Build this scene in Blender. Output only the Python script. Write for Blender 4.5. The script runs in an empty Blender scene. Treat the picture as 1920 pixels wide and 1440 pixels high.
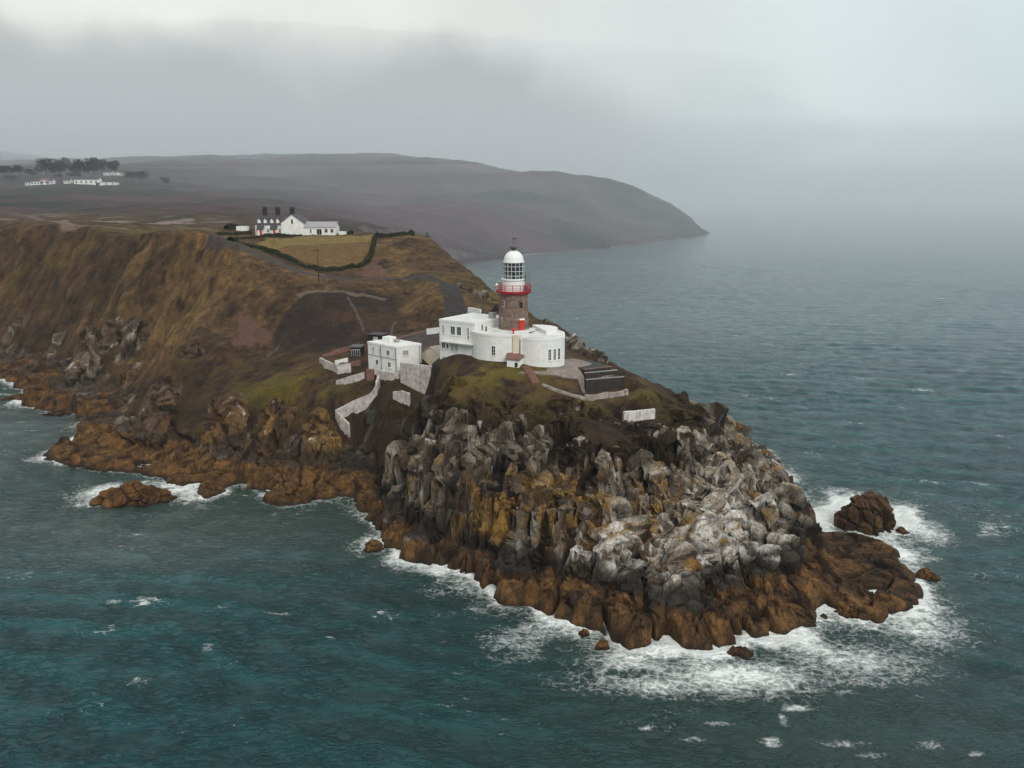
import bpy, bmesh, math, random
import numpy as np
from mathutils import Vector, Matrix
R = math.radians
random.seed(7)
scn = bpy.context.scene
col = scn.collection

# ------------------------------------------------------------------ camera
CAM_H, PITCH, FPX = 54.0, R(12.9), 1507.0
cam_d = bpy.data.cameras.new('camera'); cam = bpy.data.objects.new('camera', cam_d); col.objects.link(cam)
cam.location = (0, 0, CAM_H); cam.rotation_euler = (R(90) - PITCH, 0, 0)
cam_d.sensor_width = 36.0; cam_d.lens = 36.0 * FPX / 1920.0
cam_d.clip_start = 0.5; cam_d.clip_end = 60000
scn.camera = cam

# ------------------------------------------------------------------ sky
SUN_EL, SUN_ROT = R(40), R(155)          # compass angle of the sun: behind and to the right of the camera
world = bpy.data.worlds.new('World'); scn.world = world; world.use_nodes = True
def N(nt, t, **kw):
    n = nt.nodes.new(t)
    for k, v in kw.items():
        if k.startswith('i_'):
            n.inputs[int(k[2:]) if k[2:].isdigit() else k[2:]].default_value = v
        else: setattr(n, k, v)
    return n
def L(nt, a, b): nt.links.new(a, b)
def mathn(nt, op, a, b=None, clamp=False):
    m = N(nt, 'ShaderNodeMath', operation=op); m.use_clamp = clamp
    for i, v in enumerate((a, b)):
        if v is None: continue
        if isinstance(v, (int, float)): m.inputs[i].default_value = v
        else: L(nt, v, m.inputs[i])
    return m.outputs[0]
def mixc(nt, f, a, b, blend='MIX'):
    m = N(nt, 'ShaderNodeMix', data_type='RGBA', blend_type=blend)
    for s, v in ((m.inputs[0], f), (m.inputs[6], a), (m.inputs[7], b)):
        if isinstance(v, (int, float)): s.default_value = v
        elif isinstance(v, tuple): s.default_value = v if len(v) == 4 else (*v, 1)
        else: L(nt, v, s)
    return m.outputs[2]
def ramp(nt, fac, stops):
    r = N(nt, 'ShaderNodeValToRGB')
    e = r.color_ramp.elements
    while len(e) < len(stops): e.new(0.5)
    for i, (p, c) in enumerate(stops):
        e[i].position = p
        e[i].color = (c, c, c, 1) if isinstance(c, (int, float)) else (*c, 1)
    L(nt, fac, r.inputs[0]); return r.outputs[0]
def build_sky():
    nt = world.node_tree; nt.nodes.clear()
    out = N(nt, 'ShaderNodeOutputWorld'); bg = N(nt, 'ShaderNodeBackground'); bg.inputs[1].default_value = 0.10
    sky = N(nt, 'ShaderNodeTexSky', sky_type='NISHITA'); sky.sun_disc = False
    sky.sun_elevation = SUN_EL; sky.sun_rotation = SUN_ROT; sky.altitude = 50; sky.dust_density = 4
    tc = N(nt, 'ShaderNodeTexCoord'); sx = N(nt, 'ShaderNodeSeparateXYZ'); L(nt, tc.outputs['Generated'], sx.inputs[0])
    # azimuth (0 = +Y, positive to the right) and elevation, radians
    az = mathn(nt, 'ARCTAN2', sx.outputs[0], sx.outputs[1]); el = mathn(nt, 'ARCSINE', sx.outputs[2])
    # thick overcast; paler towards a brighter break ahead, bluer to the right
    nz = N(nt, 'ShaderNodeTexNoise', i_Scale=2.2, i_Detail=5.0, i_Roughness=0.5); L(nt, tc.outputs['Generated'], nz.inputs['Vector'])
    t = N(nt, 'ShaderNodeMapRange'); t.inputs[1].default_value = -0.15; t.inputs[2].default_value = 0.6; L(nt, az, t.inputs[0])
    base = mixc(nt, t.outputs[0], SKY_A, SKY_B)
    var = ramp(nt, nz.outputs[0], [(0.3, 0.88), (0.7, 1.1)])
    base = mixc(nt, 1.0, base, var, 'MULTIPLY')
    # low dark cloud bank lying over the hills on the left
    n2 = N(nt, 'ShaderNodeTexNoise', i_Scale=5.0, i_Detail=6.0, i_Roughness=0.55); L(nt, tc.outputs['Generated'], n2.inputs['Vector'])
    # top of the bank falls away towards the right
    top = mathn(nt, 'ADD', mathn(nt, 'MULTIPLY', az, -0.17), 0.115)
    bump = mathn(nt, 'MULTIPLY', mathn(nt, 'POWER', 2.718, mathn(nt, 'MULTIPLY', mathn(nt, 'POWER', mathn(nt, 'ABSOLUTE', mathn(nt, 'ADD', az, 0.07)), 2.0), -38.0)), 0.055)
    top = mathn(nt, 'ADD', top, bump)
    top = mathn(nt, 'ADD', top, mathn(nt, 'MULTIPLY', mathn(nt, 'SUBTRACT', n2.outputs[0], 0.5), 0.17))
    dz = mathn(nt, 'SUBTRACT', top, el)
    k = N(nt, 'ShaderNodeMapRange', interpolation_type='SMOOTHSTEP'); k.inputs[1].default_value = -0.02; k.inputs[2].default_value = 0.05; L(nt, dz, k.inputs[0])
    side = N(nt, 'ShaderNodeMapRange', interpolation_type='SMOOTHSTEP'); side.inputs[1].default_value = 0.34; side.inputs[2].default_value = 0.0; L(nt, az, side.inputs[0])
    kk = mathn(nt, 'MULTIPLY', k.outputs[0], side.outputs[0])
    base = mixc(nt, mathn(nt, 'MULTIPLY', kk, 0.85), base, SKY_BANK)
    c = mixc(nt, 0.92, sky.outputs[0], base)
    L(nt, c, bg.inputs[0]); L(nt, bg.outputs[0], out.inputs[0])
SKY_A, SKY_B, SKY_BANK = (7.7, 7.75, 7.15), (5.6, 6.5, 6.8), (3.2, 3.25, 3.15)
build_sky()
sun_d = bpy.data.lights.new('sun', 'SUN'); sun = bpy.data.objects.new('sun', sun_d); col.objects.link(sun)
sun_d.energy = 1.5; sun_d.angle = R(22); sun_d.color = (1.0, 0.95, 0.87)
sd = Vector((math.sin(SUN_ROT) * math.cos(SUN_EL), math.cos(SUN_ROT) * math.cos(SUN_EL), math.sin(SUN_EL)))
sun.rotation_euler = sd.to_track_quat('Z', 'Y').to_euler()
vs = scn.view_settings; vs.view_transform = 'Standard'; vs.look = 'None'; vs.gamma = 1; vs.exposure = 0.3; vs.use_curve_mapping = False
scn.render.engine = 'CYCLES'
cy = scn.cycles; cy.use_denoising = True; cy.max_bounces = 6; cy.diffuse_bounces = 3; cy.glossy_bounces = 3; cy.volume_bounces = 1
cy.sample_clamp_indirect = 4

# ------------------------------------------------------------------ surveying helpers
def ray(px, py):
    dx = (px - 960) / FPX; dy = (720 - py) / FPX
    return np.array([dx, math.cos(PITCH) + dy * math.sin(PITCH), -math.sin(PITCH) + dy * math.cos(PITCH)])
def atz(px, py, z):
    d = ray(px, py); t = (z - CAM_H) / d[2]; p = d * t; return np.array([p[0], p[1], z])
def atY(px, py, Y):
    d = ray(px, py); t = Y / d[1]; p = d * t; return np.array([p[0], Y, CAM_H + p[2]])
def sstep(a, b, x): 
    t = np.clip((x - a) / (b - a), 0, 1); return t * t * (3 - 2 * t)

# ------------------------------------------------------------------ numpy noise
def _h(ix, iy, iz, s):
    with np.errstate(over='ignore'):
        n = ix.astype(np.int32).view(np.uint32) * np.uint32(374761393) + iy.astype(np.int32).view(np.uint32) * np.uint32(668265263) + iz.astype(np.int32).view(np.uint32) * np.uint32(2147483647) + np.uint32((s * 1274126177) & 0xFFFFFFFF)
        n = (n ^ (n >> np.uint32(13))) * np.uint32(1103515245)
        n = (n ^ (n >> np.uint32(16))) * np.uint32(2246822519)
        n = (n ^ (n >> np.uint32(15))) & np.uint32(0xFFFFFF)
    return n.astype(np.float32) * np.float32(1 / 16777216.0)
def vnoise(x, y, z=None, s=0):
    """value noise, -1..1"""
    if z is None: z = np.zeros_like(x)
    ix, iy, iz = np.floor(x), np.floor(y), np.floor(z)
    fx, fy, fz = x - ix, y - iy, z - iz
    fx = fx * fx * fx * (fx * (fx * 6 - 15) + 10); fy = fy * fy * fy * (fy * (fy * 6 - 15) + 10); fz = fz * fz * fz * (fz * (fz * 6 - 15) + 10)
    flat = not np.any(iz) and not np.any(fz)
    r = 0
    for dz in ((0,) if flat else (0, 1)):
        wz = 1 if flat else (fz if dz else 1 - fz)
        for dy in (0, 1):
            wy = fy if dy else 1 - fy
            for dx in (0, 1):
                wx = fx if dx else 1 - fx
                r = r + wx * wy * wz * _h(ix + dx, iy + dy, iz + dz, s)
    return r * 2 - 1
def fbm(x, y, z=None, s=0, o=4, g=0.5):
    r, a, t = 0, 1.0, 0
    c, sn = math.cos(0.6), math.sin(0.6)
    for k in range(o):
        r = r + a * vnoise(x, y, z, s + k * 17); t += a; a *= g
        x, y = (x * c - y * sn) * 2.03 + 11.3, (x * sn + y * c) * 2.03 - 7.7
        if z is not None: z = z * 2.03 + 3.1
    return r / t
def worley(x, y, z, s=0):
    """F1, F2-F1, the nearest cell's random number and a tilt (a random plane through each cell)"""
    x = x.astype(np.float32); y = y.astype(np.float32); z = z.astype(np.float32)
    ix, iy, iz = np.floor(x), np.floor(y), np.floor(z)
    f1 = np.full(x.shape, 9.0, np.float32); f2 = f1.copy(); cid = np.zeros_like(f1); tl = np.zeros_like(f1)
    for dz in (-1, 0, 1):
        for dy in (-1, 0, 1):
            for dx in (-1, 0, 1):
                cx, cy_, cz = ix + dx, iy + dy, iz + dz
                h1, h2, h3 = _h(cx, cy_, cz, s), _h(cx, cy_, cz, s + 1), _h(cx, cy_, cz, s + 2)
                ax, ay, az_ = x - cx - h1, y - cy_ - h2, z - cz - h3
                d = 0.35 * np.sqrt(ax * ax + ay * ay + az_ * az_) + 0.65 * np.maximum(np.maximum(np.abs(ax), np.abs(ay)), np.abs(az_))
                nr = d < f1
                f2 = np.where(nr, f1, np.minimum(f2, d))
                h4 = _h(cx, cy_, cz, s + 3)
                cid = np.where(nr, h4, cid)
                q1, q2, q3 = h4 * 7.31 % 1 - 0.5, h4 * 23.7 % 1 - 0.5, h4 * 61.3 % 1 - 0.5
                tl = np.where(nr, 2 * (q1 * ax + q2 * ay + q3 * az_), tl)
                f1 = np.where(nr, d, f1)
    return f1, f2 - f1, cid, tl

def in_poly(x, y, P):
    ins = np.zeros(x.shape, bool); n = len(P)
    for i in range(n):
        ax, ay = P[i][:2]; bx, by = P[(i + 1) % n][:2]
        if ay == by: continue
        ins ^= ((ay > y) != (by > y)) & (x < (bx - ax) * (y - ay) / (by - ay) + ax)
    return ins
def poly_sd(x, y, P):
    d = np.full(x.shape, 1e9); n = len(P)
    for i in range(n):
        ax, ay = P[i][:2]; bx, by = P[(i + 1) % n][:2]; ex, ey = bx - ax, by - ay
        t = np.clip(((x - ax) * ex + (y - ay) * ey) / (ex * ex + ey * ey + 1e-9), 0, 1)
        d = np.minimum(d, (x - ax - t * ex) ** 2 + (y - ay - t * ey) ** 2)
    return np.where(in_poly(x, y, P), np.sqrt(d), -np.sqrt(d))
# ------------------------------------------------------------------ the lie of the land
GULLY = [(-29.0, 156.5), (-23.5, 157.0), (-22.5, 163), (-18.5, 165.5), (-14.2, 160), (-13.8, 155.5), (-15.6, 152.3), (-13.6, 147.5), (-14.8, 141), (-20, 136.5), (-29, 139), (-33, 149)]
# coastline, plan view in metres (sea level)
COAST = [(-1600, 620), (-700, 380), (-420, 300), (-300, 262), (-220, 262), (-175, 252), (-157.7, 241.7), (-140, 226), (-136.6, 214), (-124.7, 205.5), (-116, 203), (-107.4, 196.5),
 (-103, 186), (-101, 176), (-101.5, 168), (-94.7, 159.9), (-85.5, 157.2), (-76, 154), (-70, 151), (-66, 148.5), (-61, 147), (-60, 141), (-57, 140.0), (-54.5, 142), (-53, 147.5), (-49.8, 145.7), (-46.5, 142), (-44.9, 138.6), (-41, 136.5), (-37.5, 137), (-35.5, 139.5), (-33.5, 140.5), (-31, 141.5), (-29, 140.5), (-28.2, 138), (-28.0, 135),
 (-27.0, 132.5), (-23.6, 128), (-20.6, 120.4), (-16.4, 114.5), (-8.8, 110.8), (-5.4, 106.6), (-1.5, 101), (2.9, 99.6), (7, 96), (11.7, 93.7),
 (14.4, 89.5), (19, 89.5), (24.5, 88), (28.8, 89.5), (32.2, 92), (36, 93.2), (39.2, 94.6), (40.8, 99), (43.0, 102), (45.0, 97.5), (47.5, 95.0), (50.5, 97.2), (54.7, 99.6), (57.4, 103), (58.4, 107),
 (58.9, 112), (60, 116.4), (56.3, 122.5), (51.5, 123.6), (52.5, 134), (54, 146), (53.7, 160.6), (48, 176), (36, 192), (28, 215), (20, 245), (8, 290), (-10, 340), (-50, 450), (-55, 600), (-29, 731),
 (40, 840), (130, 970), (230, 1150), (320, 1330), (338, 1366), (335, 1400), (300, 1520), (330, 1800), (200, 3600), (-3500, 3600), (-3500, 620)]
COAST = np.array(COAST, float)
def coast_sd(x, y):
    """signed distance to the coast, positive on land"""
    d = np.full(x.shape, 1e9); ins = np.zeros(x.shape, bool)
    P = COAST; n = len(P)
    for i in range(n):
        ax, ay = P[i]; bx, by = P[(i + 1) % n]
        ex, ey = bx - ax, by - ay
        t = np.clip(((x - ax) * ex + (y - ay) * ey) / (ex * ex + ey * ey), 0, 1)
        d = np.minimum(d, (x - ax - t * ex) ** 2 + (y - ay - t * ey) ** 2)
        if ey != 0:
            c = ((ay > y) != (by > y)) & (x < ex * (y - ay) / ey + ax)
            ins ^= c
    d = np.sqrt(d); return np.where(ins, d, -d)
CRAGS = [(418, 815, 5.0, 4.2, 4.0), (515, 815, 4.5, 3.6, 3.6), (600, 835, 4.0, 3.5, 3.4), (470, 870, 3.5, 2.8, 2.2), (300, 800, 4.0, 3.0, 2.2), (160, 690, 4.2, 7.0, 5.0), (245, 640, 4.0, 4.0, 3.0)]   # (px, py, half-width across, depth, height)
CTRL = [  # (px, py, Y) sights of the upland surface
 # lighthouse knoll and the nose in front of it
 (890, 667, 148), (925, 672, 145), (960, 685, 141.5), (1053, 679, 145), (1085, 676, 150), (1140, 688, 147), (1100, 694, 143.5), (1040, 696, 140),
 (828, 673, 151.8), (858, 664, 149.2), (868, 680, 145), (1178, 736, 139), (1110, 748, 135), (1110, 741, 139), (1030, 730, 136), (1235, 765, 136), (1240, 790, 131), (1165, 795, 130), (1300, 792, 134), (1100, 800, 124),
 (1000, 790, 124.5), (900, 740, 131), (850, 720, 135), (800, 760, 131), (760, 830, 128), (900, 830, 121), (1200, 860, 118), (1000, 880, 115), (1320, 880, 120), (1400, 852, 138), (1470, 925, 128), (1440, 960, 115), (1530, 990, 122),
 # gully and the terraces behind it
 (740, 770, 146), (650, 806, 149), (700, 815, 147), (632, 870, 146), (720, 850, 127), (765, 770, 132), (690, 905, 128.5), (600, 850, 148), (790, 690, 154), (745, 702, 159), (692, 692, 167), (760, 690, 160), (800, 665, 168), (800, 640, 176), (760, 630, 181), (840, 640, 172), (700, 730, 157), (640, 690, 170), (610, 670, 178), (640, 745, 155), (600, 760, 157),
 # green bank and the big grass hill
 (540, 720, 167), (470, 745, 166), (420, 790, 162), (520, 790, 155), (330, 740, 176), (300, 690, 182), (200, 700, 190), (130, 690, 198), (60, 670, 222), (20, 660, 240),
 (250, 560, 202), (400, 580, 203), (330, 640, 190), (150, 540, 217), (300, 480, 217), (430, 540, 208), (60, 560, 232), (430, 640, 190), (470, 690, 181),
 (350, 432, 230), (420, 455, 224), (480, 485, 219), (520, 510, 214), (580, 542, 206), (280, 436, 232), (200, 447, 236), (100, 440, 250), (0, 470, 262), (0, 420, 310), (60, 428, 282), (130, 432, 272), (-60, 428, 312), (250, 433, 262), (180, 440, 270), (310, 438, 254), (-100, 470, 290), (-150, 440, 300), (-150, 520, 280),
 # netted cut, the grass bank over it, the road
 (515, 655, 190), (600, 655, 186), (690, 645, 183), (600, 548, 205), (680, 548, 206), (760, 552, 206), (540, 600, 197), (650, 600, 195), (740, 595, 194), (800, 575, 196), (820, 610, 186), (845, 534, 208), (868, 590, 183), (700, 530, 216),
 (400, 445, 262), (470, 470, 252), (540, 498, 244), (600, 517, 238), (680, 525, 232), (750, 525, 228), (800, 515, 226),
 # cottage field
 (440, 439, 298), (480, 440, 295), (570, 442, 291), (640, 441, 291), (690, 442, 288), (800, 443, 283), (520, 466, 270), (600, 475, 266), (670, 480, 262), (660, 500, 250), (760, 480, 258), (560, 430, 340),
 # ridge behind the lighthouse
 (840, 470, 268), (880, 503, 252), (930, 545, 232), (900, 560, 215), (1000, 577, 215), (960, 590, 200), (1080, 625, 190), (1125, 680, 170), (1060, 660, 168), (1000, 600, 180),
 # moor behind and village slope
 (100, 420, 330), (250, 420, 380), (420, 425, 380), (250, 405, 470), (450, 405, 480), (100, 400, 480), (600, 425, 480), (0, 390, 560), (250, 385, 650), (480, 385, 650), (100, 370, 720), (0, 355, 850), (250, 352, 880), (100, 342, 930),
 (400, 365, 850), (600, 400, 700), (700, 430, 640), (-200, 400, 500), (-200, 350, 850), (0, 325, 1080), (150, 325, 1080), (300, 335, 1080), (-300, 320, 1200),
 # far hill
 (1325, 421, 1385), (1270, 395, 1410), (1200, 353, 1440), (1100, 331, 1500), (1000, 323, 1560), (900, 301, 1660), (800, 296, 1760), (600, 295, 1900), (400, 296, 1900), (200, 300, 1850), (0, 303, 1800), (-300, 300, 1800),
 (1230, 405, 1340), (1100, 400, 1200), (1000, 400, 1080), (900, 420, 900), (1150, 370, 1350), (900, 350, 1330), (700, 350, 1300), (500, 350, 1150), (700, 390, 950), (1250, 425, 1280), (1080, 445, 1010), (950, 465, 850),
]
_c = np.array([atY(*p) for p in CTRL])
_extra = np.array([(-1500, 2600, 200.), (-500, 2600, 120.), (0, 2600, 60.), (150, 2200, 40.), (60, 1800, 85.), (180, 1700, 60.), (290, 1560, 25.), (-1800, 1200, 150.), (-1800, 800, 90.), (-900, 500, 50.), (25, 230, 8.), (10, 290, 12.), (-20, 380, 20), (-60, 520, 35), (-24, 139, 5), (-19, 138.5, 10.5), (-28, 139, 2.5)])
_c = np.vstack([_c, _extra])
def _tps_fit(P, Z, lam=0.0004):
    q = P / 100.0; n = len(q)
    d2 = ((q[:, None] - q[None]) ** 2).sum(-1)
    K = 0.5 * d2 * np.log(d2 + 1e-12) + lam * np.eye(n)
    A = np.zeros((n + 3, n + 3)); A[:n, :n] = K; A[:n, n] = 1; A[:n, n + 1:] = q; A[n, :n] = 1; A[n + 1:, :n] = q.T
    return q, np.linalg.solve(A, np.concatenate([Z, np.zeros(3)]))
_q, _w = _tps_fit(_c[:, :2], _c[:, 2])
def upland(x, y):
    x = np.asarray(x, float); sh = x.shape; X = x.ravel() / 100; Y = np.asarray(y, float).ravel() / 100
    r = _w[-3] + _w[-2] * X + _w[-1] * Y
    for i in range(len(_q)):
        d2 = (X - _q[i, 0]) ** 2 + (Y - _q[i, 1]) ** 2
        r += _w[i] * 0.5 * d2 * np.log(d2 + 1e-12)
    return r.reshape(sh)
def smin(a, b, k):
    h = np.clip(0.5 + 0.5 * (b - a) / k, 0, 1)
    return b * (1 - h) + a * h - k * h * (1 - h)
def base_h(x, y, sd=None):
    """smooth ground height"""
    x = np.asarray(x, float); y = np.asarray(y, float)
    if sd is None: sd = coast_sd(x, y)
    # the front of the nose: narrow rock shelf and then a steep face; elsewhere gentler
    nose = sstep(-32, -20, x) * (1 - sstep(150, 175, y))
    rightshelf = sstep(40, 44, x) * (1 - sstep(119, 127, y)) 
    left = 1 - sstep(-45, -30, x)
    far = sstep(330, 420, y)
    w = (5.0 - 2.2 * (1 - sstep(-8, 6, x))) * nose + (1 - nose) * 7.0 + 4 * left * (1 - far)
    w = w * (1 - far) + 10 * far
    sh = 2.6 + 0.6 * left
    shelf = (sh + 0.9 * nose) * (1 - np.exp(-np.maximum(sd, 0) / (1.6 - 0.6 * nose))) + 0.10 * np.maximum(sd, 0)
    e = np.maximum(sd - w, 0)
    rise_n = 23 * (1 - np.exp(-e / 8.5)) + 0.30 * e
    rise_l = 1.15 * e
    rise = nose * rise_n + (1 - nose) * rise_l
    rise = rise * (1 - rightshelf) + rightshelf * (3.6 * (1 - np.exp(-np.maximum(sd, 0) / 2.6)))
    prof = shelf + rise
    up = upland(x, y)
    h = smin(np.maximum(up, 1.2), prof, 1.5)
    for cx, cy_, rx, ry, hh in CRAG_XY:
        r = np.sqrt(((x - cx) / rx) ** 2 + ((y - cy_) / ry) ** 2)
        h = h + hh * (1 - sstep(0.55, 1.1, r))
    # ground cut back at the foot of the stepped terraces
    m = sstep(11.6, 13.0, x) * (1 - sstep(21.5, 24, x)) * sstep(134.0, 136.0, y) * (1 - sstep(141.8 + 0.30 * (x - 13.3), 142.2 + 0.30 * (x - 13.3), y))
    h = h * (1 - m) + np.minimum(h, 19.9) * m
    # the gully between the knoll and the terraces
    g = poly_sd(x, y, GULLY); m = sstep(-0.3, 1.6, g)
    h = h * (1 - m) + np.minimum(h, 11.5 + 0.48 * (y - 141)) * m
    sea = np.maximum(sd * 0.8, -6)
    return np.where(sd > 0, h, sea)
CRAG_XY = []
def drop(px, py, t0=60, t1=900):
    """where a sight line from the survey point meets the ground"""
    d = ray(px, py); t = np.arange(t0, t1, 0.25)
    p = d[None] * t[:, None]; z = CAM_H + p[:, 2]
    h = base_h(p[:, 0], p[:, 1])
    k = np.argmax(z < np.maximum(h, 0)); q = p[k]
    return np.array([q[0], q[1], max(h[k], 0.0)])
CRAG_XY = [tuple(drop(a, b)[:2]) + (c, d, e) for a, b, c, d, e in CRAGS]
# ------------------------------------------------------------------ mesh helpers
def mesh_obj(name, verts, faces, mats, parent=None, smooth=False):
    me = bpy.data.meshes.new(name); me.from_pydata(verts, [], faces); me.update()
    o = bpy.data.objects.new(name, me); col.objects.link(o)
    for m in (mats if isinstance(mats, (list, tuple)) else [mats]): me.materials.append(m)
    if smooth: me.polygons.foreach_set('use_smooth', [True] * len(me.polygons))
    if parent: o.parent = parent
    return o
def grid_obj(name, V, keep, mat, smooth, attrs):
    """V: (ny,nx,3) vertices, keep: (ny-1,nx-1) quads to keep"""
    ny, nx = V.shape[:2]
    used = np.zeros((ny, nx), bool)
    used[:-1, :-1] |= keep; used[1:, :-1] |= keep; used[:-1, 1:] |= keep; used[1:, 1:] |= keep
    idx = np.full((ny, nx), -1, np.int32); nu = int(used.sum()); idx[used] = np.arange(nu)
    q = np.stack([idx[:-1, :-1], idx[:-1, 1:], idx[1:, 1:], idx[1:, :-1]], -1)[keep].astype(np.int32)
    me = bpy.data.meshes.new(name); me.vertices.add(nu); me.vertices.foreach_set('co', V[used].astype(np.float32).ravel())
    nf = len(q); me.loops.add(nf * 4); me.loops.foreach_set('vertex_index', q.ravel())
    me.polygons.add(nf); me.polygons.foreach_set('loop_start', np.arange(0, nf * 4, 4, dtype=np.int32))
    me.update(calc_edges=True); me.validate()
    me.polygons.foreach_set('use_smooth', np.full(len(me.polygons), smooth))
    for k, a in attrs.items():
        if a.ndim == 3:
            at = me.attributes.new(k, 'FLOAT_COLOR', 'POINT'); c = np.ones((nu, 4), np.float32); c[:, :3] = a[used]; at.data.foreach_set('color', c.ravel())
        else:
            at = me.attributes.new(k, 'FLOAT', 'POINT'); at.data.foreach_set('value', a[used].astype(np.float32))
    me.materials.append(mat)
    o = bpy.data.objects.new(name, me); col.objects.link(o); return o
def lines(segs):
    """segs: [(start, end, step0, step1)...] -> coordinates with smoothly growing steps"""
    out = []
    for a, b, s0, s1 in segs:
        p = a
        while p < b - 1e-6:
            out.append(p); t = (p - a) / (b - a); p += s0 * (s1 / s0) ** t
    out.append(segs[-1][1]); return np.array(out)
def line_d(x, y, P):
    d = np.full(x.shape, 1e9)
    for i in range(len(P) - 1):
        ax, ay = P[i][:2]; bx, by = P[i + 1][:2]; ex, ey = bx - ax, by - ay
        t = np.clip(((x - ax) * ex + (y - ay) * ey) / (ex * ex + ey * ey + 1e-9), 0, 1)
        d = np.minimum(d, (x - ax - t * ex) ** 2 + (y - ay - t * ey) ** 2)
    return np.sqrt(d)
def drops(pts): return [drop(*p) for p in pts]
def lerp(a, b, t):
    a = np.asarray(a, float); b = np.asarray(b, float)
    if a.ndim == 1: a = a[None, None]
    if b.ndim == 1: b = b[None, None]
    return a * (1 - t[..., None]) + b * t[..., None]
def blob(x, y, cx, cy, rx, ry=None):
    ry = ry or rx
    return np.exp(-((x - cx) / rx) ** 2 - ((y - cy) / ry) ** 2)

# ------------------------------------------------------------------ ground materials
def mat_new(name):
    m = bpy.data.materials.new(name); m.use_nodes = True
    nt = m.node_tree; b = nt.nodes['Principled BSDF']; return m, nt, b
def ground_material(name, sc=1.0, bump=0.5):
    m, nt, b = mat_new(name)
    at = N(nt, 'ShaderNodeAttribute', attribute_name='tone'); rk = N(nt, 'ShaderNodeAttribute', attribute_name='rock')
    geo = N(nt, 'ShaderNodeNewGeometry')
    n1 = N(nt, 'ShaderNodeTexNoise', i_Scale=2.2 * sc, i_Detail=8.0, i_Roughness=0.68); L(nt, geo.outputs['Position'], n1.inputs['Vector'])
    n2 = N(nt, 'ShaderNodeTexNoise', i_Scale=0.6 * sc, i_Detail=5.0, i_Roughness=0.6); L(nt, geo.outputs['Position'], n2.inputs['Vector'])
    mp = N(nt, 'ShaderNodeMapping'); mp.inputs['Scale'].default_value = (3.2 * sc, 3.2 * sc, 0.8 * sc); L(nt, geo.outputs['Position'], mp.inputs[0])
    n3 = N(nt, 'ShaderNodeTexNoise', i_Scale=1.0, i_Detail=7.0, i_Roughness=0.65); L(nt, mp.outputs[0], n3.inputs['Vector'])
    va = ramp(nt, n1.outputs[0], [(0.25, 0.45), (0.5, 0.95), (0.75, 1.6)])
    vb = ramp(nt, n3.outputs[0], [(0.3, 0.68), (0.55, 1.0), (0.75, 1.28)])
    vm = mixc(nt, rk.outputs['Fac'], va, vb)
    c = mixc(nt, 0.85, at.outputs['Color'], vm, 'MULTIPLY')
    v2 = ramp(nt, n2.outputs[0], [(0.3, 0.72), (0.7, 1.25)])
    c = mixc(nt, 0.8, c, v2, 'MULTIPLY')
    vm_ = N(nt, 'ShaderNodeMapping'); vm_.inputs['Scale'].default_value = (0.9 * sc, 0.9 * sc, 0.38 * sc); vm_.inputs['Rotation'].default_value = (0.25, -0.2, 0.6); L(nt, geo.outputs['Position'], vm_.inputs[0])
    wob = N(nt, 'ShaderNodeVectorMath', operation='MULTIPLY_ADD'); L(nt, n2.outputs['Color'], wob.inputs[0]); wob.inputs[1].default_value = (0.5, 0.5, 0.5); L(nt, vm_.outputs[0], wob.inputs[2])
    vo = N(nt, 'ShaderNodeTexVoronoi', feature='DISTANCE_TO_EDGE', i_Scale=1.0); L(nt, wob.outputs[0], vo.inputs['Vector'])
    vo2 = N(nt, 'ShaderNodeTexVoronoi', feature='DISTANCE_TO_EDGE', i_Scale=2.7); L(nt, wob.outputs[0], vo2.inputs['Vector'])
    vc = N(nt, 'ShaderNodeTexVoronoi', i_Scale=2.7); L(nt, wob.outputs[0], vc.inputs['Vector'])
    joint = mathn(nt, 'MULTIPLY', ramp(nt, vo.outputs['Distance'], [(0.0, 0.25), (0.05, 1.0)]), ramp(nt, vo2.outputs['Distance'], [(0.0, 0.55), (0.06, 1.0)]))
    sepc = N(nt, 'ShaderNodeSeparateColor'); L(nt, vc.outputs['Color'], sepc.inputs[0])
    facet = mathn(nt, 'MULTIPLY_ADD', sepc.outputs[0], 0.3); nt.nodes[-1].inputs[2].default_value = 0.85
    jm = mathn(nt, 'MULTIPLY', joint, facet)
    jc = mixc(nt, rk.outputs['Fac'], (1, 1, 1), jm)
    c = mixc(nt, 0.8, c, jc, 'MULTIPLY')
    L(nt, c, b.inputs['Base Color']); b.inputs['Roughness'].default_value = 0.92; b.inputs['Specular IOR Level'].default_value = 0.25
    bp = N(nt, 'ShaderNodeBump', i_Strength=bump, i_Distance=0.25 / sc)
    L(nt, mixc(nt, rk.outputs['Fac'], n1.outputs[0], mathn(nt, 'ADD', n3.outputs[0], mathn(nt, 'ADD', mathn(nt, 'MULTIPLY', joint, 0.7), mathn(nt, 'MULTIPLY', sepc.outputs[1], 0.4)))), bp.inputs['Height']); L(nt, bp.outputs[0], b.inputs['Normal'])
    return m
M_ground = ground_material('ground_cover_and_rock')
M_hills = ground_material('far_hillside', sc=0.12, bump=0.6)

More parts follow.
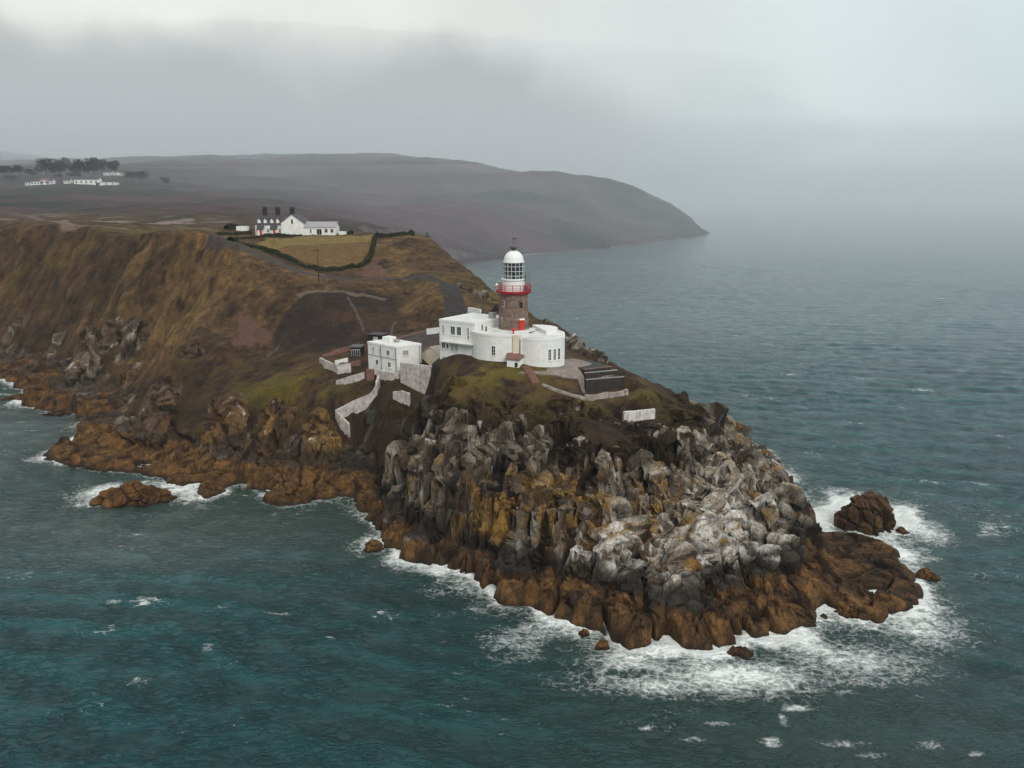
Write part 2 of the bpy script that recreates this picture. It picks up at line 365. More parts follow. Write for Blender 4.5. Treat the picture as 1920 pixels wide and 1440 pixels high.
# ------------------------------------------------------------------ terrain
X = lines([(-1700, -420, 22, 10), (-420, -165, 10, 0.7), (-165, -70, 0.7, 0.30), (-70, -28, 0.30, 0.2), (-28, 62, 0.155, 0.155), (62, 68, 0.2, 1), (68, 340, 1.5, 9)])
Y = lines([(86, 130, 0.14, 0.15), (130, 170, 0.16, 0.24), (170, 250, 0.26, 0.5), (250, 330, 0.55, 1.0), (330, 520, 1.1, 4), (520, 1700, 4, 9), (1700, 2500, 10, 40)])
gx, gy = np.meshgrid(X, Y)
def zones(P_pix): return [p[:2] for p in drops(P_pix)]
OUTCROPS = [tuple(drop(a, b)[:2]) + (c,) for a, b, c in ((210, 625, 4.0), (150, 690, 6.0), (262, 640, 3.0), (300, 750, 4.5), (365, 660, 2.2), (30, 620, 5), (100, 655, 5), (250, 700, 3.5), (905, 560, 4.5), (940, 590, 4), (1090, 650, 4.5), (1110, 668, 4), (1040, 615, 3))]
def build_terrain():
    x, y = gx, gy
    near = (y < 345) & (x > -260)
    far_w = sstep(330, 520, y)
    sd0 = coast_sd(x, y)
    amp = 0.9 + 1.6 * (1 - sstep(-45, -30, x)) + 10 * far_w
    sc = 5.0 + 60 * far_w
    sdw = sd0 + amp * fbm(x / sc, y / sc, s=3, o=4) + 0.25 * (sd0 > -8) * fbm(x / 1.6, y / 1.6, s=5, o=2) * (1 - far_w)
    ang = np.arctan2(x - 14, 128 - y) * 26; rad = np.hypot(x - 14, 128 - y)
    gl = fbm(ang / 4.6, rad / 22, s=91, o=3); gl2 = fbm(ang / 2.0 + 9, rad / 14, s=95, o=2)
    nose0 = sstep(-30, -22, x) * (1 - sstep(119, 124, y) * sstep(30, 45, x)) * (1 - sstep(140, 150, y)) * (1 - 0.6 * sstep(42, 46, x))
    near_sea = sstep(-3, -1, sdw) * (1 - sstep(4, 7, sdw))
    sdw = sdw - nose0 * near_sea * (2.6 * np.exp(-(gl2 / 0.10) ** 2) - 0.25 + 0.8 * vnoise(ang / 1.9, rad / 9, s=97)) + 2.5 * blob(x, y, 48.5, 104.5, 5, 4)
    h = base_h(x, y, sdw)
    land = sdw > 0
    gyy, gxx = np.gradient(h, Y, X)
    slope = np.hypot(gxx, gyy)
    nose = sstep(-33, -22, x) * (1 - sstep(152, 172, y)) * sstep(-3, 3, sd0 + 3)
    n_big = fbm(x / 14, y / 14, s=21, o=4); n_mid = fbm(x / 4.5, y / 4.5, s=33, o=4); n_fin = fbm(x / 1.2, y / 1.2, s=45, o=3)
    # where bare rock shows
    zlim = 16.0 + 4.5 * n_big + 3.5 * n_mid + 4 * blob(x, y, -13, 125, 8, 8)
    rockN = 1 - sstep(zlim - 1.4, zlim + 0.8, h)
    gully = sstep(0, 2.5, y - 131.5 + 0.3 * (x + 14)) * (1 - sstep(-14, -11, x)) * nose
    rockN *= 1 - gully * sstep(3, 6, h)
    rockO = np.maximum(sstep(1.35, 1.8, slope + 0.9 * n_big + 0.5 * n_mid), 1 - sstep(4.5, 8.5, h + 3 * n_mid + 2 * n_big))
    geoN = (1 - sstep(zlim + 2.6, zlim + 5.2, h)) * (1 - 0.6 * gully * sstep(3, 6, h))
    outc = np.zeros_like(x)
    for cx, cy_, rr in OUTCROPS: outc = np.maximum(outc, sstep(0.25, 0.5, blob(x, y, cx, cy_, rr, rr * 0.8) + 0.45 * n_mid))
    rockO = np.maximum(1 - sstep(4.5, 8.0, h + 2.5 * n_mid + 1.5 * n_big), outc); geoO = rockO
    crag = np.zeros_like(x)
    for cx, cy_, rx, ry, hh in CRAG_XY: crag = np.maximum(crag, 1 - sstep(0.8, 1.2, np.sqrt(((x - cx) / rx) ** 2 + ((y - cy_) / ry) ** 2) + 0.3 * n_mid))
    rockO = np.maximum(rockO, crag); geoO = np.maximum(geoO, crag)
    rock = nose * np.maximum(rockN, geoN) + (1 - nose) * geoO
    rockc = nose * rockN + (1 - nose) * rockO
    scar = {k: None for k in ()}
    rock *= 1 - far_w * (1 - sstep(0.6, 1.1, slope + 0.8 * n_big)); rockc = np.clip(rockc, 0, 1) * land
    flat = zone_flat(x, y)                       # building platforms, yards, roads: no bumps
    rock *= 1 - flat
    rock = np.clip(rock, 0, 1) * land
    nearsel = (rock > 0.01) & (y < 420) & (x > -230)
    hw = 1 - far_w
    ashelf = sstep(0, 2.5, sdw)
    # gullies running down the faces of the nose
    h = h - rock * nose * ashelf * sstep(2.5, 6, h) * (2.6 * np.exp(-(gl / 0.10) ** 2) + 1.9 * np.exp(-(gl2 / 0.06) ** 2) - 1.2 * gl)
    h = h + rock * nose * sstep(4, 7, h) * 0.85 * np.sin(2 * math.pi * h / 4.8 + 3.0 * n_big + 1.5 * n_mid)
    h = h + rock * ashelf * hw * 0.25 * n_mid
    h = h + (1 - rock) * (1 - flat) * land * (0.45 * n_mid + 0.24 * n_fin + 0.5 * n_big * sstep(160, 200, y)) * hw
    h = h + far_w * land * (4.0 * fbm(x / 60, y / 60, s=60, o=5) + 22 * np.maximum(sstep(1050, 1300, y), sstep(600, 900, y) * sstep(-330, -200, x)) * (0.17 - np.abs(fbm(x / 170, y / 170, s=63, o=4))))
    # hollows eroded in the hill flanks
    gul = fbm(x / 9 + 0.6 * n_big, y / 26, s=77, o=4)
    h = h - (1 - flat) * land * (1 - nose) * hw * sstep(0.35, 0.9, slope) * (np.abs(gul) < 0.13) * (1 - np.abs(gul) / 0.13) * 0.6
    rid = fbm((x * 0.86 - y * 0.5) / 11, (x * 0.5 + y * 0.86) / 34, s=79, o=4)
    h = h + (1 - flat) * land * (1 - nose) * hw * sstep(0.3, 0.7, slope) * sstep(6, 14, h) * 2.2 * (0.3 - np.abs(rid)) * (1 - sstep(-62, -52, x))
    # joints in three dimensions: slabs and blocks pushed along the surface normal
    gyy, gxx = np.gradient(h, Y, X)
    for _ in range(3):
        for g in (gxx, gyy):
            g[1:-1, 1:-1] = (g[:-2, 1:-1] + g[2:, 1:-1] + g[1:-1, :-2] + g[1:-1, 2:] + 2 * g[1:-1, 1:-1]) / 6
    nl = np.sqrt(gxx ** 2 + gyy ** 2 + 1); nx_, ny_, nz_ = -gxx / nl, -gyy / nl, 1 / nl
    def cells(sx, sz, s, sh):
        out = [np.zeros(x.shape, np.float32), np.ones(x.shape, np.float32), np.full(x.shape, 0.5, np.float32), np.zeros(x.shape, np.float32)]
        m = nearsel
        xr, yr = x[m] * math.cos(sh * 2) - y[m] * math.sin(sh * 2), x[m] * math.sin(sh * 2) + y[m] * math.cos(sh * 2); xx, yy, hh = xr + sh * h[m], yr - 0.3 * sh * h[m], h[m] + 0.15 * xr
        for o_, r in zip(out, worley(xx / sx + 0.10 * n_mid[m], yy / sx + 0.12 * n_big[m], hh / sz + 0.1 * n_mid[m], s)): o_[m] = r
        return out
    a2, b2, c2, t2 = cells(6.0, 13.0, 171, 0.28)
    a3, b3, c3, t3 = cells(2.8, 6.5, 201, -0.22)
    a4, b4, c4, t4 = cells(1.15, 2.6, 231, 0.4)
    d = (c2 - 0.5) * 1.9 + t2 * 1.9 - 0.7 * np.exp(-b2 / 0.02) + ((c3 - 0.5) * 1.25 + t3 * 1.5) * (0.45 + 0.55 * sstep(3.5, 6, h)) - 0.18 * np.exp(-b3 / 0.025) + (c4 - 0.5) * 0.34 + t4 * 0.5 - 0.04 * np.exp(-b4 / 0.04)
    d = d * rock * ashelf * hw * (0.55 + 0.45 * sstep(0.8, 2.2, h)) * (1 - 0.45 * nose * sstep(14.5, 18, h))
    V = np.stack([x + nx_ * d, y + ny_ * d, h + nz_ * d], -1)
    V[..., 2] = np.where((sdw > 1.0) & (y < 330), np.maximum(V[..., 2], 0.28 + 0.25 * n_fin), V[..., 2])
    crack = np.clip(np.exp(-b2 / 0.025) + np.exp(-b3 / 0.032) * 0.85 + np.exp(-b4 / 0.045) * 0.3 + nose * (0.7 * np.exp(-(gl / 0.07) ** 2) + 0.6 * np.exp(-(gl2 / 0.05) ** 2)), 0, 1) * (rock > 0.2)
    # ---------------------------------------------------------------- colours of the ground itself
    z = V[..., 2]
    n_c = fbm(x / 7 + 5, y / 7, z / 9, s=301, o=4)
    n_d = fbm(x / 1.7, y / 1.7, z / 8, s=317, o=4)
    streak = 0.6 * fbm((x * 0.8 - y * 0.6) / 5 + n_big, (x * 0.6 + y * 0.8) / 16, s=331, o=5) + 0.5 * n_c
    # vegetation
    veg = lerp(C_BRACKEN, C_HEATHER, sstep(-0.25, 0.35, n_big + 0.5 * n_mid))
    veg = lerp(veg, C_GOLD, sstep(-0.1, 0.6, 0.7 * streak + 0.5 * n_c) * sstep(180, 200, y) * 0.62)
    veg = lerp(veg, C_DARK, sstep(0.15, 0.5, -streak + 0.6 * n_d) * 0.75)
    veg = lerp(veg, C_HEATHER, (1 - sstep(-150, -118, x)) * 0.55 * (1 - far_w))
    hillgold = blob(x, y, -88, 214, 26, 20)  # golden grass on the big hill
    veg = lerp(veg, C_GOLD, np.clip(hillgold * (0.55 + 0.7 * streak + 0.4 * (0.3 - np.abs(rid))), 0, 1) * 0.8)
    tuft = fbm(x / 0.9, y / 0.9, s=341, o=3); tuft2 = fbm(x / 2.6, y / 2.6, s=345, o=3)
    veg = veg * (1 + 0.6 * tuft + 0.65 * tuft2)[..., None]
    green = sstep(0.05, 0.45, n_c + 0.25 + 0.5 * tuft2) * (0.30 * nose + 1.5 * blob(x, y, -50, 164, 15, 8) + 0.8 * blob(x, y, -5, 235, 14, 30) + 0.3 * sstep(0.05, 0.5, n_big) * sstep(165, 190, y) * (1 - far_w) + 0.5 * blob(x, y, 24, 133, 16, 8) + 1.6 * blob(x, y, -5, 138.5, 6, 4) + 0.6 * blob(x, y, 28, 130, 8, 6))
    veg = lerp(veg, C_MOSS, np.clip(green, 0, 1) * 0.9)
    fine = fbm((x * 0.75 - y * 0.66) / 0.9, (x * 0.66 + y * 0.75) / 5.0, s=349, o=4)
    veg = veg * (1 + 0.32 * fine * sstep(150, 175, y))[..., None]
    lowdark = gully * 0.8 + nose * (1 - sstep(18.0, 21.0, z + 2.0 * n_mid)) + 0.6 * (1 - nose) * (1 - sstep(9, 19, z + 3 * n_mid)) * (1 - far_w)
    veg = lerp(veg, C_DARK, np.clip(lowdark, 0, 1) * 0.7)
    # rock
    v = fbm(x / 2.2, y / 2.2, z / 8, s=351, o=4)
    rc = lerp(C_ROCK_D, C_ROCK_L, np.clip(0.35 + 0.5 * (c2 - 0.5) + 0.6 * (c3 - 0.5) + 0.25 * (c4 - 0.5) + 0.8 * v + 0.35 * blob(x, y, 22, 108, 20, 12), 0, 1))
    rc = lerp(rc, C_PINK, sstep(0.15, 0.5, n_c) * 0.5)
    oc = sstep(0.08, 0.42, n_d + 0.35 * n_c + 0.35 * blob(x, y, 6, 110, 14, 10) + 0.8 * crag * (x > -75)) * sstep(4, 6, z) * (1 - sstep(13, 17, z))
    rc = lerp(rc, C_OCHRE, oc * 0.85)
    soil = sstep(0.1, 0.5, n_c * 0.7 - n_d * 0.8 - 0.05 + 0.5 * sstep(9, 16, z) - 0.45 * blob(x, y, 25, 108, 18, 14))
    rc = lerp(rc, lerp(C_HEATHER, C_DARK, sstep(-0.2, 0.3, n_fin)), soil * 0.8)
    left = 1 - sstep(-45, -30, x)
    rc = lerp(rc, C_BROWNROCK, left * 0.75 * sstep(-0.5, 0.3, n_mid + 0.1))
    gn = 0.6 * fbm(x / 2.6, y / 2.6, z / 4.5, s=371, o=5, g=0.62) + 0.5 * fbm(x / 0.5, y / 0.5, z / 2.2, s=375, o=2)
    gu = sstep(0.02, 0.30, gn + 0.55 * (blob(x, y, 33, 108, 11, 13) + 0.7 * blob(x, y, 24, 98, 9, 6) + 0.8 * blob(x, y, 9, 102, 6, 4) + 0.9 * blob(x, y, 50, 150, 6, 14)) - 0.30 + 0.18 * (c3 - 0.5)) * sstep(5.4, 8.2, z + 1.3 * n_mid + 1.2 * n_c)
    gu = np.maximum(gu, sstep(0.3, 0.7, blob(x, y, -113, 197, 4.5, 9) * 1.1 + 0.6 * gn) * sstep(3, 6, z))
    black = sstep(2.6, 3.6, z + 0.7 * n_mid) * (1 - sstep(5.0, 7.6, z + 2.4 * n_c))
    rc = lerp(rc, C_BLACK, np.clip(black * 0.92, 0, 1) * (1 - 0.35 * left))
    rc = lerp(rc, C_GUANO, np.clip(gu, 0, 1) * 0.8)
    wlim = 3.7 - 1.1 * nose * (1 - sstep(-6, 10, x)); wet = 1 - sstep(wlim, wlim + 0.7, z + 0.7 * n_mid)
    wc = lerp(C_WEED, C_WEED_L, np.clip(0.5 + 1.1 * n_d + 0.5 * (c4 - 0.5), 0, 1))
    wc = lerp(wc, C_BLACK, np.clip((1 - sstep(0.2, 0.9, z + 0.5 * n_fin)) + 0.6 * sstep(0.2, 0.5, n_c + 0.4 * n_fin), 0, 1) * 0.85)
    wc = lerp(wc, C_BLACK, 0.45 * sstep(39, 45, x) * sstep(98, 103, y) * sstep(0.2, 0.6, 0.5 + n_mid))
    rc = lerp(rc, wc, wet * (1 - 0.35 * sstep(119, 126, y) * sstep(40, 50, x)))
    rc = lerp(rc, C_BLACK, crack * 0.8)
    # vegetation creeping into the joints higher up
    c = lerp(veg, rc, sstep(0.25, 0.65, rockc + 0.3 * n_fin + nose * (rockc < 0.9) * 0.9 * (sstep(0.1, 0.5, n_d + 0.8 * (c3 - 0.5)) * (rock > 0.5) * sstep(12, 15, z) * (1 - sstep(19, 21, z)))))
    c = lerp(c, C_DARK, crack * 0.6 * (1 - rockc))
    c = paint_zones(x, y, z, c, n_mid, n_fin, n_c, streak)
    # far slopes
    fc = lerp(C_FAR_A, C_FAR_B, np.clip(0.5 + 1.2 * fbm(x / 90, y / 90, s=401, o=5), 0, 1))
    fc = lerp(fc, C_FAR_ROCK, sstep(0.55, 1.0, slope + 0.35 * fbm(x / 40, y / 40, s=411, o=3)) * 0.8)
    c = lerp(c, fc, sstep(360, 560, y))
    c = np.clip(c, 0.004, 0.9).astype(np.float32)
    keep = np.ones((len(Y) - 1, len(X) - 1), bool)
    up = np.maximum(np.maximum(z[:-1, :-1], z[1:, :-1]), np.maximum(z[:-1, 1:], z[1:, 1:]))
    keep &= up > -2.5
    ry = np.searchsorted(Y, 345)
    k1 = keep.copy(); k1[ry:] = False; k2 = keep.copy(); k2[:ry] = False
    # drop far-flung strips nobody could see into
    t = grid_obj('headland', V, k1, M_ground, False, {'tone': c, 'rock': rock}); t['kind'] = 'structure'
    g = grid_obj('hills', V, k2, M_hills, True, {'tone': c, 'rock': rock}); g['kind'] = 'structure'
    return sdw, V
C_BRACKEN, C_HEATHER, C_GOLD, C_DARK, C_MOSS = (0.060, 0.034, 0.015), (0.040, 0.021, 0.010), (0.155, 0.090, 0.036), (0.017, 0.010, 0.006), (0.098, 0.076, 0.011)
C_ROCK_D, C_ROCK_L, C_PINK, C_OCHRE, C_BROWNROCK = (0.125, 0.098, 0.073), (0.39, 0.34, 0.27), (0.20, 0.12, 0.09), (0.25, 0.130, 0.020), (0.10, 0.055, 0.032)
C_BLACK, C_GUANO, C_WEED, C_WEED_L = (0.016, 0.012, 0.010), (0.68, 0.64, 0.60), (0.070, 0.033, 0.011), (0.195, 0.098, 0.031)
C_FAR_A, C_FAR_B, C_FAR_ROCK = (0.075, 0.044, 0.054), (0.018, 0.022, 0.016), (0.13, 0.11, 0.11)
def zone_flat(x, y):
    f = np.zeros_like(x)
    for P in FLAT: f = np.maximum(f, sstep(-1.0, 0.6, poly_sd(x, y, P)))
    return f
FLAT = [zones([(1160, 797), (1236, 791), (1232, 768), (1164, 774)]), zones([(1100, 757), (1184, 746), (1180, 728), (1096, 736), (1060, 733), (1012, 716), (1008, 724), (1064, 748)]), [(-30, 158), (-14, 154.5), (-15, 149.5), (-29, 151)], [(-18, 146), (-7, 141), (2, 138.5), (12, 138), (22, 139), (20, 150), (12, 158), (-4, 172), (-12, 172)],
        zones([(688, 693), (745, 703), (800, 690), (840, 655), (880, 620), (830, 612), (700, 632), (600, 668)])]
def paint_zones(x, y, z, c, n_mid, n_fin, n_c, streak):
    def put(c, P, colr, soft=0.6, k=1.0, wob=0.8):
        m = sstep(-soft, soft, poly_sd(x, y, P) + wob * n_mid)
        return lerp(c, colr, m * k)
    sel = (y < 345)
    # netted dark cutting above the yard
    c = put(c, Z_NET, (0.020, 0.0135, 0.0115), 0.7, 0.92, 1.0)
    c = lerp(c, (0.052, 0.028, 0.017), sstep(-1.0, 1.0, poly_sd(x, y, Z_NET)) * np.clip(sstep(-0.1, 0.5, n_c + 0.5 * n_mid + 0.5 * n_fin), 0, 1) * 0.75)
    for P in NET_LINES: c = lerp(c, (0.11, 0.085, 0.075), (1 - sstep(0.12, 0.45, line_d(x, y, P) + 0.15 * n_fin)) * 0.7)
    rim = line_d(x, y, NET_RIM); c = lerp(c, (0.16, 0.115, 0.085), (1 - sstep(0.25, 0.7, rim + 0.3 * n_mid)) * 0.7)
    c = put(c, Z_SCAR1, (0.105, 0.054, 0.040), 0.5, 0.8, 1.6); c = put(c, Z_SCAR2, (0.115, 0.060, 0.044), 0.5, 0.7, 1.8)
    # pasture by the cottages
    c = put(c, Z_FIELD, (0.175, 0.125, 0.040), 0.8, 0.9); c = put(c, Z_FIELD2, (0.15, 0.085, 0.030), 0.8, 0.75)
    c = put(c, Z_YARD, (0.060, 0.048, 0.048), 0.5, 0.95, 0.3)
    c = put(c, Z_APRON, (0.24, 0.20, 0.18), 0.3, 0.95, 0.2)
    for P, w, cc in ((ROAD, 2.1, (0.050, 0.042, 0.040)), (ROAD2, 2.3, (0.034, 0.032, 0.036)), (TRACK, 1.2, (0.12, 0.09, 0.06)), (MOORPATH, 2.0, (0.14, 0.10, 0.075))):
        m = 1 - sstep(w, w + 0.5, line_d(x, y, P) + 0.25 * n_mid)
        c = lerp(c, cc, m * 0.92)
    # pale rocks breaking through the moor
    m = sstep(0.12, 0.4, fbm(x / 9, y / 14, s=501, o=4)) * blob(x, y, -200, 400, 70, 60)
    c = lerp(c, (0.24, 0.18, 0.16), np.clip(m * 1.2, 0, 1))
    return c
Z_NET = zones([(508, 660), (520, 610), (560, 552), (630, 545), (740, 553), (755, 590), (765, 622), (690, 640), (600, 660)])
NET_LINES = [zones(q) for q in ([(652, 556), (665, 580), (676, 605), (682, 622)], [(502, 668), (512, 655), (524, 640)], [(742, 604), (735, 617), (733, 632)])]
NET_RIM = zones([(560, 549), (600, 545), (640, 547), (680, 555), (720, 560)])
Z_SCAR1 = zones([(442, 648), (440, 590), (470, 585), (500, 610), (506, 632), (470, 650)])
Z_SCAR2 = zones([(680, 505), (705, 485), (720, 505), (735, 517), (680, 517)])
Z_FIELD = zones([(470, 462), (500, 450), (570, 444), (700, 440), (697, 452), (600, 458), (540, 462), (490, 470)])
Z_FIELD2 = zones([(480, 466), (560, 460), (695, 454), (680, 490), (640, 500), (600, 500), (540, 480)])
Z_YARD = zones([(690, 640), (760, 628), (822, 612), (830, 640), (800, 668), (760, 660), (700, 660)])
Z_APRON = [(11, 140.5), (18.5, 143.8), (18, 149), (12, 152), (9, 146), (6, 140.0), (2, 139.5), (1, 138.6), (9, 139.3)]
ROAD = zones([(402, 446), (430, 455), (480, 475), (530, 495), (580, 513), (640, 523), (700, 524), (755, 522)])
ROAD2 = zones([(755, 522), (800, 520), (838, 532), (850, 560), (858, 590), (870, 606)])
TRACK = zones([(330, 424), (365, 427), (400, 432)])
MOORPATH = zones([(0, 394), (60, 408), (130, 425), (230, 430)])
SD, TV = build_terrain()
def ground(x, y):
    """height of the finished ground"""
    i = np.clip(np.searchsorted(X, x) - 1, 0, len(X) - 2); j = np.clip(np.searchsorted(Y, y) - 1, 0, len(Y) - 2)
    u = (x - X[i]) / (X[i + 1] - X[i]); v = (y - Y[j]) / (Y[j + 1] - Y[j]); Z = TV[..., 2]
    return float(Z[j, i] * (1 - u) * (1 - v) + Z[j, i + 1] * u * (1 - v) + Z[j + 1, i] * (1 - u) * v + Z[j + 1, i + 1] * u * v)
# ------------------------------------------------------------------ sea
SX = lines([(-9000, -700, 500, 20), (-700, -110, 20, 0.9), (-110, -60, 0.9, 0.34), (-60, 75, 0.3, 0.3), (75, 130, 0.34, 0.9), (130, 800, 0.9, 20), (800, 9000, 20, 500)])
SY = lines([(-400, 50, 60, 0.8), (50, 68, 0.8, 0.3), (68, 150, 0.26, 0.36), (150, 330, 0.38, 1.3), (330, 1400, 1.4, 9), (1400, 13000, 9, 500)])
def build_sea():
    x, y = np.meshgrid(SX, SY)
    stepx = np.gradient(SX)[None] + 0 * x; stepy = np.gradient(SY)[:, None] + 0 * x; st = np.maximum(stepx, stepy * 0.6)
    sd = -coast_sd(x, y)
    for cx, cy_, rx, ry, rot in ISLET_PLAN:
        u = (x - cx) * math.cos(rot) + (y - cy_) * math.sin(rot); v = -(x - cx) * math.sin(rot) + (y - cy_) * math.cos(rot)
        sd = np.minimum(sd, (np.sqrt((u / rx) ** 2 + (v / ry) ** 2) - 1) * min(rx, ry))
    rng = np.random.RandomState(4)
    zz = np.zeros_like(x); dx_ = np.zeros_like(x); dy_ = np.zeros_like(x)
    shelter = sstep(0, 14, sd)
    # chop running in from the right and ahead, shorter waves spread wider
    grp = 0.75 + 0.5 * fbm(x / 60, y / 60, s=601, o=2)
    wx = x + 3.0 * vnoise(x / 23, y / 23, s=611); wy = y + 3.0 * vnoise(x / 23, y / 23, s=613)
    for i in range(46):
        lam = 1.3 * (12 / 1.3) ** (i / 45.0) * rng.uniform(0.9, 1.1)
        th = R(-105) + rng.normal(0, 0.42 + 0.25 * (1 - i / 45.0)); k = 2 * math.pi / lam
        a = 0.0125 * lam ** 0.72 * rng.uniform(0.6, 1.3)
        w = 1 - sstep(lam / 5.0, lam / 2.6, st)
        ph = k * (wx * math.cos(th) + wy * math.sin(th)) + rng.uniform(0, 6.28)
        c, s = np.cos(ph), np.sin(ph)
        zz += w * a * c; dx_ -= w * a * s * math.cos(th) * 0.9; dy_ -= w * a * s * math.sin(th) * 0.9
    lee = sstep(130, 380, y)
    A = 0.9 * (1 - 0.4 * lee) * grp * (0.45 + 0.55 * shelter)
    zz *= A; dx_ *= A; dy_ *= A
    lump = fbm(x / 1.6, y / 1.6, s=641, o=3) * np.exp(-np.maximum(sd, 0) / 5.0) * (st < 1.0)
    # foam: densest against the rocks, thrown far out off the point
    plume = np.zeros_like(x)
    for cx, cy_, rx, ry, k in PLUMES: plume = np.maximum(plume, k * blob(x, y, cx, cy_, rx, ry))
    wdt = 1.7 + 3.4 * sstep(-0.2, 0.6, fbm(x / 9, y / 9, s=651, o=3))
    patch = 0.6 + 0.5 * sstep(-0.25, 0.4, fbm(x / 7 + 3, y / 7, s=655, o=3))
    edge = patch * (1 - 0.8 * sstep(300, 500, y)) * np.exp(-np.maximum(sd, 0) / np.maximum(wdt * (1 + sstep(-25, 0, x) * 1.3), 0.3)) * (sd < 40)
    foam = np.clip(np.maximum(edge * (0.85 + 0.25 * sstep(-30, -15, x)), plume * (0.72 + 0.28 * np.exp(-np.maximum(sd, 0) / 12))), 0, 1)
    zz += 0.35 * lump * foam + 0.25 * foam * sstep(0.3, 0.9, edge)
    far = sstep(500, 1200, y)
    turbid = np.clip(np.exp(-np.maximum(sd, 0) / 14.0) + 0.8 * blob(x, y, 30, 70, 40, 22) + 0.5 * blob(x, y, -52, 128, 34, 14), 0, 1)
    zz = zz * (1 - far)
    # curvature of nothing: stays level
    V = np.stack([x + dx_, y + dy_, zz], -1)
    inland = (sd < -9)
    keep = ~(inland[:-1, :-1] & inland[1:, 1:] & inland[1:, :-1] & inland[:-1, 1:])
    o = grid_obj('sea', V, keep, sea_material(), True, {'foam': foam, 'turbid': turbid, 'lee': lee, 'silt_sky_sheen': np.clip(0.9 * blob(x, y, -125, 185, 45, 40) + 0.85 * blob(x, y, -58, 126, 34, 15), 0, 1), 'crest': np.clip(zz * 4 + 0.5, 0, 1)})
    o['kind'] = 'structure'
def sea_material():
    m, nt, b = mat_new('sea_water')
    fo = N(nt, 'ShaderNodeAttribute', attribute_name='foam'); tu = N(nt, 'ShaderNodeAttribute', attribute_name='turbid'); cr = N(nt, 'ShaderNodeAttribute', attribute_name='crest')
    geo = N(nt, 'ShaderNodeNewGeometry'); P = geo.outputs['Position']
    def noise(scale, det=6.0, rough=0.6, stretch=None, rot=0.0, dist=0.0):
        n = N(nt, 'ShaderNodeTexNoise', i_Scale=scale, i_Detail=det, i_Roughness=rough, i_Distortion=dist)
        if stretch:
            mp = N(nt, 'ShaderNodeMapping'); mp.inputs['Scale'].default_value = stretch; mp.inputs['Rotation'].default_value = (0, 0, rot); L(nt, P, mp.inputs[0]); L(nt, mp.outputs[0], n.inputs['Vector'])
        else: L(nt, P, n.inputs['Vector'])
        return n.outputs[0]
    big = noise(0.022, 4.0, 0.55); mid = noise(0.16, 5.0, 0.6)
    deep = mixc(nt, ramp(nt, big, [(0.35, 0.0), (0.65, 1.0)]), (0.0015, 0.034, 0.042), (0.002, 0.058, 0.064))
    deep = mixc(nt, ramp(nt, mid, [(0.3, 0.0), (0.7, 0.45)]), deep, (0.002, 0.032, 0.038))
    deep = mixc(nt, 1.0, deep, ramp(nt, cr.outputs['Fac'], [(0.2, 0.72), (0.5, 1.0), (0.85, 1.3)]), 'MULTIPLY')  # paler crests, darker troughs: light through the waves put into the colour
    pale = N(nt, 'ShaderNodeAttribute', attribute_name='silt_sky_sheen'); deep = mixc(nt, pale.outputs['Fac'], deep, (0.085, 0.115, 0.118))  # silty water, and sky reflection painted grey into the left inlet
    green = (0.022, 0.038, 0.030)
    c = mixc(nt, mathn(nt, 'MULTIPLY', tu.outputs['Fac'], 0.75), deep, green)
    # foam lace
    w1 = noise(0.55, 9.0, 0.75, (1.0, 1.7, 1.0), 0.3, 1.2); w2 = noise(2.6, 7.0, 0.75, None, 0, 0.8)
    v = N(nt, 'ShaderNodeTexVoronoi', feature='DISTANCE_TO_EDGE', i_Scale=0.9)
    wn = N(nt, 'ShaderNodeTexNoise', i_Scale=0.8, i_Detail=4.0); L(nt, P, wn.inputs['Vector'])
    wv = N(nt, 'ShaderNodeVectorMath', operation='MULTIPLY_ADD'); L(nt, wn.outputs['Color'], wv.inputs[0]); wv.inputs[1].default_value = (2.2, 2.2, 0); L(nt, P, wv.inputs[2]); L(nt, wv.outputs[0], v.inputs['Vector'])
    lace = ramp(nt, v.outputs['Distance'], [(0.0, 1.0), (0.16, 0.0)])
    s = mathn(nt, 'ADD', mathn(nt, 'MULTIPLY', w1, 0.85), mathn(nt, 'MULTIPLY', w2, 0.18))
    s = mathn(nt, 'ADD', s, mathn(nt, 'MULTIPLY', lace, 0.10))
    lvl = mathn(nt, 'ADD', s, mathn(nt, 'MULTIPLY', fo.outputs['Fac'], 0.53))
    fm = ramp(nt, lvl, [(0.74, 0.0), (0.86, 0.30), (0.97, 0.78), (1.07, 1.0)])
    # scattered whitecaps on the open water
    w3 = noise(0.085, 3.0, 0.5); w4 = noise(0.62, 7.0, 0.7, (1.0, 2.2, 1.0), 0.15, 0.7)
    wc = mathn(nt, 'ADD', mathn(nt, 'MULTIPLY', w3, 0.9), mathn(nt, 'MULTIPLY', w4, 0.8)); wc = mathn(nt, 'ADD', wc, mathn(nt, 'MULTIPLY', cr.outputs['Fac'], 0.12))
    cap = ramp(nt, wc, [(1.07, 0.0), (1.075, 0.0), (1.17, 0.9)])
    capm = N(nt, 'ShaderNodeMapRange'); capm.inputs[1].default_value = 1.13; capm.inputs[2].default_value = 1.25; L(nt, wc, capm.inputs[0])
    f = mathn(nt, 'MAXIMUM', fm, mathn(nt, 'MULTIPLY', capm.outputs[0], 0.85))
    c = mixc(nt, f, c, (0.74, 0.76, 0.75))
    L(nt, c, b.inputs['Base Color'])
    L(nt, mathn(nt, 'ADD', 0.12, mathn(nt, 'MULTIPLY', f, 0.7)), b.inputs['Roughness']); b.inputs['IOR'].default_value = 1.333; b.inputs['Specular IOR Level'].default_value = 0.5; b.inputs['Specular Tint'].default_value = (0.68, 0.96, 1.0, 1)
